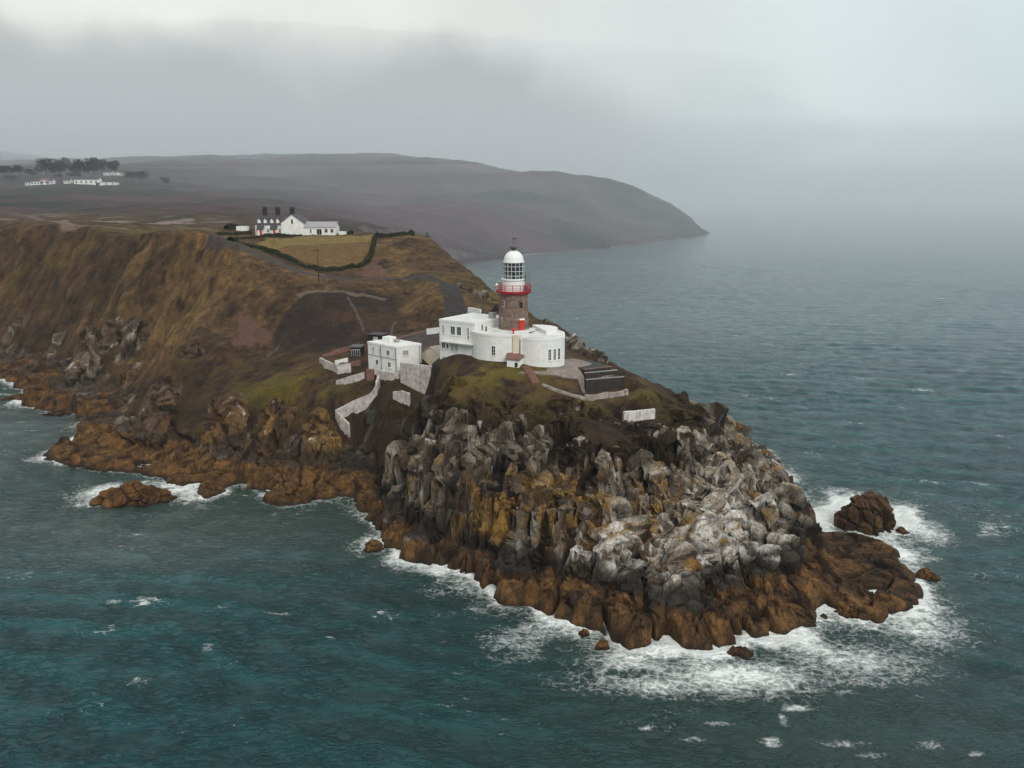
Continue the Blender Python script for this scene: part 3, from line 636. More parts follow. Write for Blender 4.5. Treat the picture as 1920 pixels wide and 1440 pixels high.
    rr = noise(0.75, 3.0, 0.6, (0.7, 1.6, 1.0), 0.25, 0.5); rr = mathn(nt, 'SUBTRACT', 1.0, mathn(nt, 'ABSOLUTE', mathn(nt, 'MULTIPLY', mathn(nt, 'SUBTRACT', rr, 0.5), 4.0)))
    r1 = noise(1.1, 5.0, 0.62, (0.75, 1.5, 1.0), 0.12, 0.4); r2 = noise(0.12, 4.0, 0.6, (0.6, 1.7, 1.0), 0.1, 0.3)
    hgt = mathn(nt, 'ADD', mathn(nt, 'ADD', mathn(nt, 'MULTIPLY', mathn(nt, 'MULTIPLY', mathn(nt, 'POWER', mathn(nt, 'MAXIMUM', rr, 0.0), 4.0), ramp(nt, mid, [(0.35, 0.15), (0.6, 1.0)])), 0.20), mathn(nt, 'MULTIPLY', r1, 0.16)), mathn(nt, 'ADD', mathn(nt, 'MULTIPLY', r2, 0.22), mathn(nt, 'MULTIPLY', f, 0.12)))
    cal = N(nt, 'ShaderNodeAttribute', attribute_name='lee')
    bp = N(nt, 'ShaderNodeBump', i_Strength=0.8, i_Distance=1.0); L(nt, mathn(nt, 'SUBTRACT', 0.85, mathn(nt, 'MULTIPLY', cal.outputs['Fac'], 0.6)), bp.inputs['Strength']); L(nt, hgt, bp.inputs['Height']); L(nt, bp.outputs[0], b.inputs['Normal'])
    return m
PLUMES = [tuple(atz(*p, 0)[:2]) + q for p, q in (((1380, 1270), (13, 4.5, 1.0)), ((1600, 1240), (12, 6.0, 0.8)), ((1720, 1170), (8, 8, 0.8)), ((1180, 1240), (7, 3, 0.9)), ((1740, 1000), (5, 6, 0.9)), ((700, 1020), (4, 5, 0.9)), ((90, 860), (6, 3.5, 0.9)), ((360, 935), (4, 3, 0.8)), ((170, 945), (5, 2.5, 0.8)), ((1450, 872), (3, 5, 0.8)), ((1495, 1328), (2.4, 0.7, 0.95)), ((1470, 1350), (0.6, 1.2, 0.85)), ((1445, 1390), (1.3, 0.9, 0.95)), ((520, 1150), (2.8, 0.6, 0.85)), ((1210, 1365), (1.2, 0.5, 0.85)), ((1350, 1358), (2.2, 0.5, 0.8)), ((1300, 1385), (1.6, 0.5, 0.8)), ((1580, 1395), (2.8, 0.7, 0.75)), ((1640, 1415), (1.8, 0.6, 0.8)), ((1740, 1400), (2.2, 1.0, 0.75)), ((1830, 1415), (1.2, 0.5, 0.85)), ((1270, 1285), (14, 2.6, 0.85)), ((1640, 1275), (9, 2.0, 0.7)), ((620, 1195), (0.9, 0.5, 0.8)), ((215, 1130), (1.8, 0.8, 0.75)), ((390, 1215), (1.2, 1.6, 0.7)), ((260, 1275), (2.0, 1.0, 0.65)), ((415, 1140), (1.6, 0.7, 0.7)), ((10, 740), (10, 2, 0.6)), ((110, 775), (6, 2, 0.8)), ((560, 945), (3, 2, 0.5)))]
ISLET_PLAN = [(62, 133, 8, 7, 0.2), (-70.5, 145.5, 8, 4.5, 0.1)]
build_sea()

# ------------------------------------------------------------------ haze
def build_haze():
    bm = bmesh.new(); bmesh.ops.create_cube(bm, size=1)
    for v in bm.verts: v.co = Vector((v.co.x * 18400, (v.co.y + 0.5) * 13700 - 500, (v.co.z + 0.5) * 420 - 8))
    me = bpy.data.meshes.new('haze'); bm.to_mesh(me); bm.free()
    o = bpy.data.objects.new('haze', me); col.objects.link(o); o['kind'] = 'stuff'
    m = bpy.data.materials.new('haze'); m.use_nodes = True; nt = m.node_tree; nt.nodes.clear()
    out = N(nt, 'ShaderNodeOutputMaterial'); v = N(nt, 'ShaderNodeVolumePrincipled')
    v.inputs['Color'].default_value = (0.87, 0.93, 0.99, 1); v.inputs['Density'].default_value = HAZE; v.inputs['Anisotropy'].default_value = 0.0
    L(nt, v.outputs[0], out.inputs['Volume']); me.materials.append(m)
HAZE = 0.0001
build_haze()
def fog_bank(c, r, dens, seed, amp=0.22):
    bm = bmesh.new(); bmesh.ops.create_icosphere(bm, subdivisions=5, radius=1)
    P = np.array([v.co for v in bm.verts]); k = 1 + amp * fbm(P[:, 0] * 1.6 + seed, P[:, 1] * 1.6, P[:, 2] * 1.6, s=seed, o=3)
    for v, q in zip(bm.verts, k): v.co = Vector((c[0] + v.co.x * r[0] * q, c[1] + v.co.y * r[1] * q, max(c[2] + v.co.z * r[2] * q, -5)))
    me = bpy.data.meshes.new('fog_bank'); bm.to_mesh(me); bm.free()
    o = bpy.data.objects.new('fog_bank', me); col.objects.link(o); o['kind'] = 'stuff'
    m = bpy.data.materials.new('fog_bank'); m.use_nodes = True; nt = m.node_tree; nt.nodes.clear()
    out = N(nt, 'ShaderNodeOutputMaterial'); v = N(nt, 'ShaderNodeVolumePrincipled'); v.inputs['Color'].default_value = (0.88, 0.93, 0.99, 1); v.inputs['Density'].default_value = dens
    L(nt, v.outputs[0], out.inputs['Volume']); me.materials.append(m)
fog_bank((-850, 1880, 185), (1500, 1050, 130), 0.0009, 3)
fog_bank((300, 3500, 20), (5600, 3000, 130), 0.00030, 9, 0.06)
fog_bank((500, 3700, 40), (6000, 3150, 250), 0.0002, 11, 0.12)

# ------------------------------------------------------------------ builders for things
class MB:
    def __init__(s): s.v = []; s.f = []
    def add(s, V, F):
        n = len(s.v); s.v += [tuple(map(float, p)) for p in V]; s.f += [tuple(n + i for i in f) for f in F]; return s
    def prism(s, poly, z0, z1):
        """poly counter-clockwise in plan; z0/z1 numbers or per-corner lists"""
        n = len(poly); z0 = z0 if hasattr(z0, '__len__') else [z0] * n; z1 = z1 if hasattr(z1, '__len__') else [z1] * n
        a = sum(poly[i][0] * poly[(i + 1) % n][1] - poly[(i + 1) % n][0] * poly[i][1] for i in range(n))
        if a < 0: poly = poly[::-1]; z0 = z0[::-1]; z1 = z1[::-1]
        V = [(p[0], p[1], z) for p, z in zip(poly, z0)] + [(p[0], p[1], z) for p, z in zip(poly, z1)]
        F = [tuple(range(n - 1, -1, -1)), tuple(range(n, 2 * n))] + [(i, (i + 1) % n, n + (i + 1) % n, n + i) for i in range(n)]
        return s.add(V, F)
    def ring(s, outer, inner, z0, z1):
        n = len(outer)
        V = [(p[0], p[1], z) for z in (z0, z1) for P in (outer, inner) for p in P]
        F = []
        for i in range(n):
            j = (i + 1) % n
            F += [(i, j, 2 * n + j, 2 * n + i), (n + j, n + i, 3 * n + i, 3 * n + j), (2 * n + i, 2 * n + j, 3 * n + j, 3 * n + i), (j, i, n + i, n + j)]
        return s.add(V, F)
    def obox(s, c, ax, w, d, z0, z1):
        """box centred on c in plan, width w along unit ax, depth d across"""
        px, py = -ax[1], ax[0]
        P = [(c[0] + ax[0] * w / 2 * a + px * d / 2 * b, c[1] + ax[1] * w / 2 * a + py * d / 2 * b) for a, b in ((-1, -1), (1, -1), (1, 1), (-1, 1))]
        return s.prism(P, z0, z1)
    def tube(s, pts, r, n=8, caps=True):
        pts = [Vector(p) for p in pts]; rs = r if hasattr(r, '__len__') else [r] * len(pts); V = []; F = []
        for i, p in enumerate(pts):
            t = (pts[min(i + 1, len(pts) - 1)] - pts[max(i - 1, 0)]).normalized()
            u = t.cross(Vector((0, 0, 1)) if abs(t.z) < 0.9 else Vector((1, 0, 0))).normalized(); w = t.cross(u)
            for k in range(n):
                a = 2 * math.pi * k / n; V.append(p + (u * math.cos(a) + w * math.sin(a)) * rs[i])
        for i in range(len(pts) - 1):
            for k in range(n):
                F.append((i * n + k, i * n + (k + 1) % n, (i + 1) * n + (k + 1) % n, (i + 1) * n + k))
        if caps: F += [tuple(range(n - 1, -1, -1)), tuple(range((len(pts) - 1) * n, len(pts) * n))]
        return s.add(V, F)
    def lathe(s, c, prof, n=48, close=True):
        V = []; F = []
        for r, z in prof:
            for k in range(n):
                a = 2 * math.pi * k / n; V.append((c[0] + r * math.cos(a), c[1] + r * math.sin(a), z))
        m = len(prof)
        for i in range(m - 1):
            for k in range(n): F.append((i * n + k, i * n + (k + 1) % n, (i + 1) * n + (k + 1) % n, (i + 1) * n + k))
        if close: F += [tuple(range(n - 1, -1, -1)), tuple(range((m - 1) * n, m * n))]
        return s.add(V, F)
    def hoop(s, c, R_, z, r, n=40):
        pts = [(c[0] + R_ * math.cos(2 * math.pi * k / n), c[1] + R_ * math.sin(2 * math.pi * k / n), z) for k in range(n + 1)]
        return s.tube(pts, r, 6, False)
def thing(name, loc, label, cat, group=None):
    o = bpy.data.objects.new(name, None); o.empty_display_size = 0.5; col.objects.link(o); o.location = tuple(map(float, loc)); o['label'] = label; o['category'] = cat
    if group: o['group'] = group
    return o
def root_loc(o):
    return o.parent and root_loc(o.parent) or Vector(o.location)
def part(root, name, mb, mat, smooth=False, label=None):
    L0 = root_loc(root)
    o = mesh_obj(name, [(x - L0.x, y - L0.y, z - L0.z) for x, y, z in mb.v], mb.f, mat, root, smooth)
    if label: o['label'] = label
    return o
def solo(name, mb, mat, label, cat, group=None, smooth=False, loc=None):
    c = loc if loc is not None else np.array(mb.v).mean(0); c = (float(c[0]), float(c[1]), float(min(p[2] for p in mb.v)))
    o = mesh_obj(name, [(x - c[0], y - c[1], z - c[2]) for x, y, z in mb.v], mb.f, mat, None, smooth); o.location = c
    o['label'] = label; o['category'] = cat
    if group: o['group'] = group
    return o
def smooth_by_angle(o, ang=35):
    me = o.data; me.polygons.foreach_set('use_smooth', [True] * len(me.polygons))
    try: me.set_sharp_from_angle(angle=R(ang))
    except Exception: pass
    return o
# ---- materials
def paint(name, c, rough=0.7, var=0.12, scale=0.9, streak=0.0, spec=0.3, dirt=None):
    m, nt, b = mat_new(name)
    g = N(nt, 'ShaderNodeNewGeometry')
    n = N(nt, 'ShaderNodeTexNoise', i_Scale=scale, i_Detail=6.0, i_Roughness=0.6); L(nt, g.outputs['Position'], n.inputs['Vector'])
    f = ramp(nt, n.outputs[0], [(0.3, 1 - var), (0.7, 1 + var * 0.6)])
    cc = mixc(nt, 1.0, c, f, 'MULTIPLY')
    if streak:
        mp = N(nt, 'ShaderNodeMapping'); mp.inputs['Scale'].default_value = (2.6, 2.6, 0.28); L(nt, g.outputs['Position'], mp.inputs[0])
        n2 = N(nt, 'ShaderNodeTexNoise', i_Scale=1.0, i_Detail=6.0, i_Roughness=0.65); L(nt, mp.outputs[0], n2.inputs['Vector'])
        cc = mixc(nt, mathn(nt, 'MULTIPLY', ramp(nt, n2.outputs[0], [(0.50, 0.0), (0.72, 1.0)]), streak), cc, dirt or (0.16, 0.13, 0.10))
    L(nt, cc, b.inputs['Base Color']); b.inputs['Roughness'].default_value = rough; b.inputs['Specular IOR Level'].default_value = spec
    bp = N(nt, 'ShaderNodeBump', i_Strength=0.25, i_Distance=0.05)
    n3 = N(nt, 'ShaderNodeTexNoise', i_Scale=6.0, i_Detail=4.0); L(nt, g.outputs['Position'], n3.inputs['Vector']); L(nt, n3.outputs[0], bp.inputs['Height']); L(nt, bp.outputs[0], b.inputs['Normal'])
    return m
M_white = paint('white_painted_render', (0.80, 0.80, 0.78), streak=0.22, dirt=(0.42, 0.40, 0.36))
M_roofw = paint('pale_flat_roof', (0.70, 0.71, 0.69), var=0.2, scale=0.5)
M_oldwhite = paint('weathered_limewash', (0.54, 0.49, 0.47), var=0.45, streak=0.85, scale=1.1, dirt=(0.20, 0.16, 0.14))
M_crumble = paint('crumbling_stone', (0.36, 0.31, 0.27), var=0.5, streak=0.9, scale=1.3, dirt=(0.10, 0.075, 0.055))
M_cleanwhite = paint('gloss_white_paint', (0.82, 0.83, 0.82), rough=0.4, var=0.05)
M_red = paint('red_paint', (0.42, 0.018, 0.022), rough=0.45, var=0.2)
M_door = paint('bright_red_door', (0.62, 0.022, 0.016), rough=0.4, var=0.1)
M_cream = paint('cream_render', (0.72, 0.62, 0.48), streak=0.25, dirt=(0.4, 0.32, 0.22))
M_glassd = paint('dark_window_glass', (0.015, 0.018, 0.022), rough=0.12, var=0.2, spec=0.5)
M_slate = paint('dark_slate', (0.060, 0.056, 0.066), rough=0.6, var=0.35, scale=2.5)
M_paleslate = paint('pale_grey_roofing', (0.33, 0.32, 0.33), rough=0.6, var=0.2, scale=1.5)
M_brick = paint('sooty_brick', (0.030, 0.024, 0.024), var=0.4, scale=3)
M_concrete = paint('dark_mossy_concrete', (0.036, 0.031, 0.027), var=0.4, scale=1.6, streak=0.5, dirt=(0.015, 0.013, 0.012))
M_redbrown = paint('red_brown_concrete', (0.20, 0.105, 0.085), var=0.35, scale=1.5)
M_iron = paint('grey_iron', (0.08, 0.085, 0.09), rough=0.5)
M_black = paint('black_paint', (0.015, 0.014, 0.014), rough=0.5)
M_timber = paint('weathered_timber', (0.055, 0.035, 0.024), var=0.3, scale=3)
M_moss = paint('mossy_stone', (0.040, 0.042, 0.022), var=0.45, scale=1.5)
M_hedge = paint('dark_hedge_leaves', (0.022, 0.026, 0.012), rough=0.9, var=0.6, scale=2.2, spec=0.1)
M_leaf = paint('far_tree_leaves', (0.020, 0.026, 0.014), rough=0.9, var=0.5, scale=0.4, spec=0.1)
M_bark = paint('bark', (0.04, 0.03, 0.022), var=0.3)
def stone_material():
    m, nt, b = mat_new('granite_ashlar')
    tc = N(nt, 'ShaderNodeTexCoord'); sp = N(nt, 'ShaderNodeSeparateXYZ'); L(nt, tc.outputs['Object'], sp.inputs[0])
    a = mathn(nt, 'MULTIPLY', mathn(nt, 'ARCTAN2', sp.outputs[1], sp.outputs[0]), 2.75)
    cb = N(nt, 'ShaderNodeCombineXYZ'); L(nt, a, cb.inputs[0]); L(nt, sp.outputs[2], cb.inputs[1])
    br = N(nt, 'ShaderNodeTexBrick'); br.inputs['Scale'].default_value = 1.0; br.inputs['Brick Width'].default_value = 0.72; br.inputs['Row Height'].default_value = 0.36
    br.inputs['Mortar Size'].default_value = 0.03; br.inputs['Color1'].default_value = (0.155, 0.095, 0.070, 1); br.inputs['Color2'].default_value = (0.27, 0.185, 0.140, 1); br.inputs['Mortar'].default_value = (0.10, 0.075, 0.06, 1); br.inputs['Bias'].default_value = -0.1
    L(nt, cb.outputs[0], br.inputs['Vector'])
    n = N(nt, 'ShaderNodeTexNoise', i_Scale=1.3, i_Detail=6.0, i_Roughness=0.65); L(nt, tc.outputs['Object'], n.inputs['Vector'])
    c = mixc(nt, 1.0, br.outputs[0], ramp(nt, n.outputs[0], [(0.3, 0.55), (0.7, 1.3)]), 'MULTIPLY')
    L(nt, c, b.inputs['Base Color']); b.inputs['Roughness'].default_value = 0.85
    bp = N(nt, 'ShaderNodeBump', i_Strength=0.5, i_Distance=0.05); L(nt, br.outputs[1], bp.inputs['Height']); bp.invert = True; L(nt, bp.outputs[0], b.inputs['Normal'])
    return m
M_stone = stone_material()
def glass_material():
    m = bpy.data.materials.new('lantern_glass'); m.use_nodes = True; nt = m.node_tree; nt.nodes.clear()
    o = N(nt, 'ShaderNodeOutputMaterial'); t = N(nt, 'ShaderNodeBsdfTransparent'); t.inputs[0].default_value = (0.72, 0.78, 0.80, 1)
    g = N(nt, 'ShaderNodeBsdfGlossy'); g.inputs['Roughness'].default_value = 0.06; fr = N(nt, 'ShaderNodeFresnel'); fr.inputs[0].default_value = 1.7
    mx = N(nt, 'ShaderNodeMixShader'); L(nt, fr.outputs[0], mx.inputs[0]); L(nt, t.outputs[0], mx.inputs[1]); L(nt, g.outputs[0], mx.inputs[2]); L(nt, mx.outputs[0], o.inputs[0])
    return m
M_glass = glass_material()
def unit(a, b):
    d = math.hypot(b[0] - a[0], b[1] - a[1]); return ((b[0] - a[0]) / d, (b[1] - a[1]) / d), d
def inset(poly, k):
    """offset a convex-ish plan polygon towards its centroid side by k metres"""
    n = len(poly); out = []
    a = sum(poly[i][0] * poly[(i + 1) % n][1] - poly[(i + 1) % n][0] * poly[i][1] for i in range(n)); sg = 1 if a > 0 else -1
    for i in range(n):
        p, q, r = poly[i - 1], poly[i], poly[(i + 1) % n]
        u, _ = unit(p, q); w, _ = unit(q, r)
        n1 = (-u[1] * sg, u[0] * sg); n2 = (-w[1] * sg, w[0] * sg)
        bx, by = n1[0] + n2[0], n1[1] + n2[1]; l2 = max((bx * bx + by * by) / 2, 0.25)
        out.append((q[0] + bx * k / l2, q[1] + by * k / l2))
    return out
def window(root, c, ax, w, h, z, panes=(2, 3), dark=True, out=0.0):
    """c: point on the wall face in plan, ax: unit vector along the face (outward is to its right)"""
    nx, ny = ax[1], -ax[0]
    f = MB(); t = 0.07; off = 0.015 + out
    cc = (c[0] + nx * off, c[1] + ny * off)
    f.obox((cc[0] - ax[0] * w / 2, cc[1] - ax[1] * w / 2), ax, t, 0.09, z, z + h); f.obox((cc[0] + ax[0] * w / 2, cc[1] + ax[1] * w / 2), ax, t, 0.09, z, z + h)
    f.obox(cc, ax, w + t, 0.088, z - 0.07, z); f.obox(cc, ax, w + t, 0.088, z + h, z + h + 0.07)
    f.obox((c[0] + nx * (out + 0.06), c[1] + ny * (out + 0.06)), ax, w + 0.22, 0.14, z - 0.16, z - 0.075)
    for i in range(1, panes[0]): f.obox((cc[0] + ax[0] * (i / panes[0] - 0.5) * w, cc[1] + ax[1] * (i / panes[0] - 0.5) * w), ax, 0.05, 0.07, z, z + h)
    for j in range(1, panes[1]): f.obox(cc, ax, w, 0.064, z + h * j / panes[1] - 0.02, z + h * j / panes[1] + 0.02)
    fo = part(root, 'window', f, M_cleanwhite if dark else M_roofw)
    g = MB(); g.obox((c[0] + nx * (out + 0.006), c[1] + ny * (out + 0.006)), ax, w, 0.03, z, z + h)
    part(fo, 'pane', g, M_glassd if dark else M_paleslate)
    return fo
def flat_roofed(root, poly, z0, z1, wall=None, plinth=0.7, label=None):
    w = part(root, 'wall', MB().prism(poly, z0, z1 - 0.25), wall or M_white, label=label)
    part(root, 'roof', MB().prism(inset(poly, 0.22), z1 - 0.25, z1 - 0.10), M_roofw)
    part(root, 'parapet', MB().ring(inset(poly, -0.06), inset(poly, 0.22), z1 - 0.42, z1), M_cleanwhite)
    if plinth: part(root, 'plinth', MB().ring(inset(poly, -0.09), inset(poly, 0.05), z0, z0 + plinth), wall or M_white)
    return w

# ------------------------------------------------------------------ lighthouse
AX = (0.3, 150.0)
def build_lighthouse():
    t = thing('lighthouse', (AX[0], AX[1], 30.1), 'granite lighthouse tower with red gallery and white domed lantern', 'lighthouse')
    smooth_by_angle(part(t, 'tower', MB().lathe(AX, [(2.95, 29.9), (2.93, 30.5), (2.86, 30.55), (2.60, 36.7), (2.72, 36.8), (2.78, 37.0)], 64), M_stone))
    g = part(t, 'gallery', MB().lathe(AX, [(2.75, 36.98), (3.10, 37.12), (3.30, 37.38), (3.32, 37.62), (3.22, 37.62), (3.20, 37.45), (2.0, 37.45)], 64), M_red); smooth_by_angle(g)
    r = MB()
    for k in range(14):
        a = 2 * math.pi * (k + 0.35) / 14; r.tube([(AX[0] + 3.24 * math.cos(a), AX[1] + 3.24 * math.sin(a), 37.5), (AX[0] + 3.24 * math.cos(a), AX[1] + 3.24 * math.sin(a), 38.72)], 0.07, 6)
    for z, rr in ((38.70, 0.065), (38.3, 0.035), (37.95, 0.035)): r.hoop(AX, 3.24, z, rr)
    part(g, 'railing', r, M_red)
    smooth_by_angle(part(t, 'lantern_drum', MB().lathe(AX, [(2.1, 37.4), (2.1, 39.5), (2.28, 39.55), (2.28, 39.75), (1.98, 39.78), (1.9, 39.8)], 56), M_cleanwhite))
    ln = part(t, 'lantern_glazing', MB().lathe(AX, [(1.90, 39.78), (1.90, 42.78)], 48, False), M_glass, True)
    b = MB()
    for k in range(16):
        a = 2 * math.pi * (k + 0.5) / 16; a2 = 2 * math.pi * (k + 1.0) / 16
        P = lambda a, z: (AX[0] + 1.92 * math.cos(a), AX[1] + 1.92 * math.sin(a), z)
        b.tube([P(a, 39.75), P(a, 42.8)], 0.042, 5)
    for z in (40.35, 41.2, 42.05): b.hoop(AX, 1.92, z, 0.04)
    part(ln, 'glazing_bar', b, M_cleanwhite)
    o = part(t, 'optic', MB().lathe(AX, [(0.45, 39.8), (0.5, 40.5), (0.75, 40.7), (0.95, 41.1), (1.0, 41.5), (0.9, 42.0), (0.6, 42.4), (0.3, 42.5)], 24), M_glassd, True)
    f = MB()
    for k in range(8):
        a = 2 * math.pi * k / 8; f.tube([(AX[0] + 1.02 * math.cos(a), AX[1] + 1.02 * math.sin(a), 40.6), (AX[0] + 1.02 * math.cos(a), AX[1] + 1.02 * math.sin(a), 42.4)], 0.05, 5)
    for z in (40.65, 41.5, 42.35): f.hoop(AX, 1.02, z, 0.05)
    part(o, 'lens_frame', f, M_paleslate)
    d = part(t, 'dome', MB().lathe(AX, [(1.98, 42.72), (2.02, 42.80), (1.98, 42.98), (1.86, 43.0)] + [(1.86 * math.cos(R(q)), 43.0 + 1.95 * math.sin(R(q))) for q in range(6, 84, 6)], 48), M_cleanwhite, True); smooth_by_angle(d)
    part(t, 'ventilator', MB().lathe(AX, [(0.42, 44.85), (0.36, 45.25), (0.70, 45.28), (0.74, 45.55), (0.5, 45.72), (0.1, 45.8)], 24), M_iron, True)
    v = MB().tube([(AX[0], AX[1], 45.7), (AX[0], AX[1], 47.3)], 0.05, 6); v.obox((AX[0] + 0.1, AX[1]), (0.94, 0.34), 0.9, 0.03, 46.95, 47.15); v.obox((AX[0], AX[1]), (1, 0), 0.7, 0.04, 46.55, 46.61)
    part(t, 'wind_vane', v, M_iron)
    l = MB()
    for s in (-0.2, 0.2):
        l.tube([(AX[0] - 2.02 * math.cos(R(q)) * 0.98, AX[1] - 0.3 + s, 43.0 + 2.2 * math.sin(R(q))) for q in range(0, 80, 8)], 0.04, 5)
    for q in range(4, 76, 9): l.tube([(AX[0] - 1.98 * math.cos(R(q)), AX[1] - 0.5, 43.0 + 2.2 * math.sin(R(q))), (AX[0] - 1.98 * math.cos(R(q)), AX[1] - 0.1, 43.0 + 2.2 * math.sin(R(q)))], 0.03, 4)
    part(d, 'dome_ladder', l, M_iron)
    m = MB()
    for dx, top in ((2.15, 41.0), (2.85, 41.05)): m.tube([(AX[0] + dx, AX[1] - 1.3, 37.5), (AX[0] + dx, AX[1] - 1.3, top)], 0.05, 6)
    m.tube([(AX[0] + 2.15, AX[1] - 1.3, 40.8), (AX[0] + 2.85, AX[1] - 1.3, 40.8)], 0.04, 5); m.obox((AX[0] + 2.15, AX[1] - 1.3), (1, 0), 0.28, 0.28, 39.7, 40.5); m.obox((AX[0] + 2.2, AX[1] - 1.45), (1, 0), 0.5, 0.3, 37.6, 38.7)
    part(t, 'aerial_mast', m, M_iron)
    h = MB().lathe((AX[0] - 3.1, AX[1] - 1.0), [(0.05, 38.35), (0.22, 38.45), (0.27, 38.65), (0.22, 38.88), (0.05, 38.98)], 16); h.tube([(AX[0] - 3.1, AX[1] - 1.0, 37.5), (AX[0] - 3.1, AX[1] - 1.0, 38.4)], 0.06, 6)
    part(t, 'gallery_lamp', h, M_cleanwhite, True)
    # door and windows on the tower wall
    def tan(deg, r): a = R(-90 + deg); return (AX[0] + r * math.cos(a), AX[1] + r * math.sin(a)), (math.cos(a + math.pi / 2), math.sin(a + math.pi / 2))
    c, ax = tan(31, 2.80)
    dr = part(t, 'door', MB().obox(c, ax, 0.85, 0.34, 30.3, 32.35), M_door)
    part(dr, 'door_hood', MB().obox(tan(31, 2.86)[0], ax, 1.05, 0.5, 32.36, 32.62), M_cleanwhite)
    for dg, z, w_, h_ in ((30, 34.6, 0.62, 1.05), (-44, 34.8, 0.22, 1.0), (-52, 31.6, 0.22, 1.0)):
        r_ = 2.86 - (z - 30.5) / 6.15 * 0.26; c, ax = tan(dg, r_ - 0.05)
        s_ = MB(); s_.obox(c, ax, w_ + 0.26, 0.16, z - 0.12, z + h_ + 0.12)
        so = part(t, 'window', s_, M_stone if w_ > 0.4 else M_oldwhite); c2, _ = tan(dg, r_ + 0.015)
        part(so, 'pane', MB().obox(c2, ax, w_, 0.08, z, z + h_), M_glassd)
build_lighthouse()

# ------------------------------------------------------------------ keepers' building with the two bow fronts
def arc(c, r, a0, a1, n): return [(c[0] + r * math.cos(R(a0 + (a1 - a0) * i / n)), c[1] + r * math.sin(R(a0 + (a1 - a0) * i / n))) for i in range(n + 1)]
def build_keepers():
    t = thing('keepers_building', (0, 145, 24.6), 'low white building with two bow fronts wrapped round the lighthouse foot', 'building')
    bowl = arc((-1.2, 149.6), 6.6, 197, 292, 22) + [(2.6, 143.4), (3.2, 150), (3.0, 155.6), (-5.6, 156.5), (-7.4, 152)]
    bowr = [(1.55, 142.3)] + arc((5.2, 145.8), 4.75, 223, 337, 24) + [(9.75, 148.6), (8.6, 151.5), (7.2, 153.5), (3.4, 153.6), (3.0, 147.0)]
    w1 = flat_roofed(t, bowl, 23.4, 30.35, label='left bow front'); w2 = flat_roofed(t, bowr, 23.2, 29.95, label='right bow front')
    def on(c, r, deg): a = R(deg); return (c[0] + r * math.cos(a), c[1] + r * math.sin(a)), (-math.sin(a), math.cos(a))
    c, ax = on((-1.2, 149.6), 6.6, 251); window(t, c, ax, 0.72, 1.7, 26.5, (2, 3))
    for dg in (289, 301, 313):
        c, ax = on((5.2, 145.8), 4.75, dg); window(t, c, ax, 0.55, 1.95, 26.0, (1 if dg > 305 else 2, 4))
    # porch where the bows meet
    p = part(t, 'porch', MB().prism([(-0.9, 140.9), (1.2, 140.5), (2.1, 142.4), (2.1, 143.8), (-0.6, 144)], 23.0, [26.3, 26.1, 26.5, 27.0, 27.1]), M_white)
    part(p, 'porch_roof', MB().prism([(-1.15, 140.65), (1.35, 140.2), (2.35, 142.25), (2.3, 143.4), (-0.8, 143.6)], [26.33, 26.13, 26.53, 26.95, 27.05], [26.5, 26.3, 26.7, 27.12, 27.22]), M_redbrown)
    ax, d = unit((-0.9, 140.9), (1.2, 140.5)); c = (0.35, 140.66)
    part(p, 'door', MB().obox((0.75, 140.56), ax, 0.5, 0.08, 24.9, 25.7), M_glassd)
    part(p, 'porch_window', MB().obox((1.65, 141.4), unit((1.2, 140.5), (2.1, 142.4))[0], 0.4, 0.1, 24.5, 25.1), M_glassd)
    part(t, 'pier', MB().obox((0.75, 143.05), (1, 0), 1.15, 0.6, 26.5, 30.3), M_cream, label='rust-stained cream pier over the porch')
    part(t, 'ladder', MB().tube([(2.35, 142.2, 25), (2.35, 142.2, 30.6)], 0.05, 6).tube([(2.7, 142.1, 25), (2.7, 142.1, 30.9)], 0.05, 6), M_cleanwhite)
    v = part(t, 'vent', MB().lathe((0.25, 144.6), [(0.12, 30.1), (0.12, 30.7), (0.30, 30.75), (0.33, 31.15), (0.15, 31.35)], 16), M_door, True, label='red round vent')
    for p_ in ((-5.6, 149.2), (-4.8, 147.6)): part(t, 'flue', MB().tube([(p_[0], p_[1], 30.1), (p_[0], p_[1], 31.15)], 0.14, 10), M_black)
    part(t, 'roof_step', MB().prism(arc((4.6, 149.5), 4.0, -65, 100, 16), 29.8, 30.6), M_white)
    part(t, 'roof_step', MB().prism(arc((AX[0], AX[1]), 4.1, 180, 360, 20), 30.15, 30.45), M_roofw)
    ra = MB()
    for k in range(9):
        a = R(200 + k * 11); x_, y_ = 5.2 + 4.6 * math.cos(a), 145.8 + 4.6 * math.sin(a)
        ra.tube([(x_, y_, 29.9), (x_, y_, 30.8)], 0.025, 4)
    ra.tube([(5.2 + 4.6 * math.cos(R(q)), 145.8 + 4.6 * math.sin(R(q)), 30.8) for q in range(200, 290, 8)], 0.025, 4)
    part(t, 'roof_rail', ra, M_cleanwhite)
build_keepers()

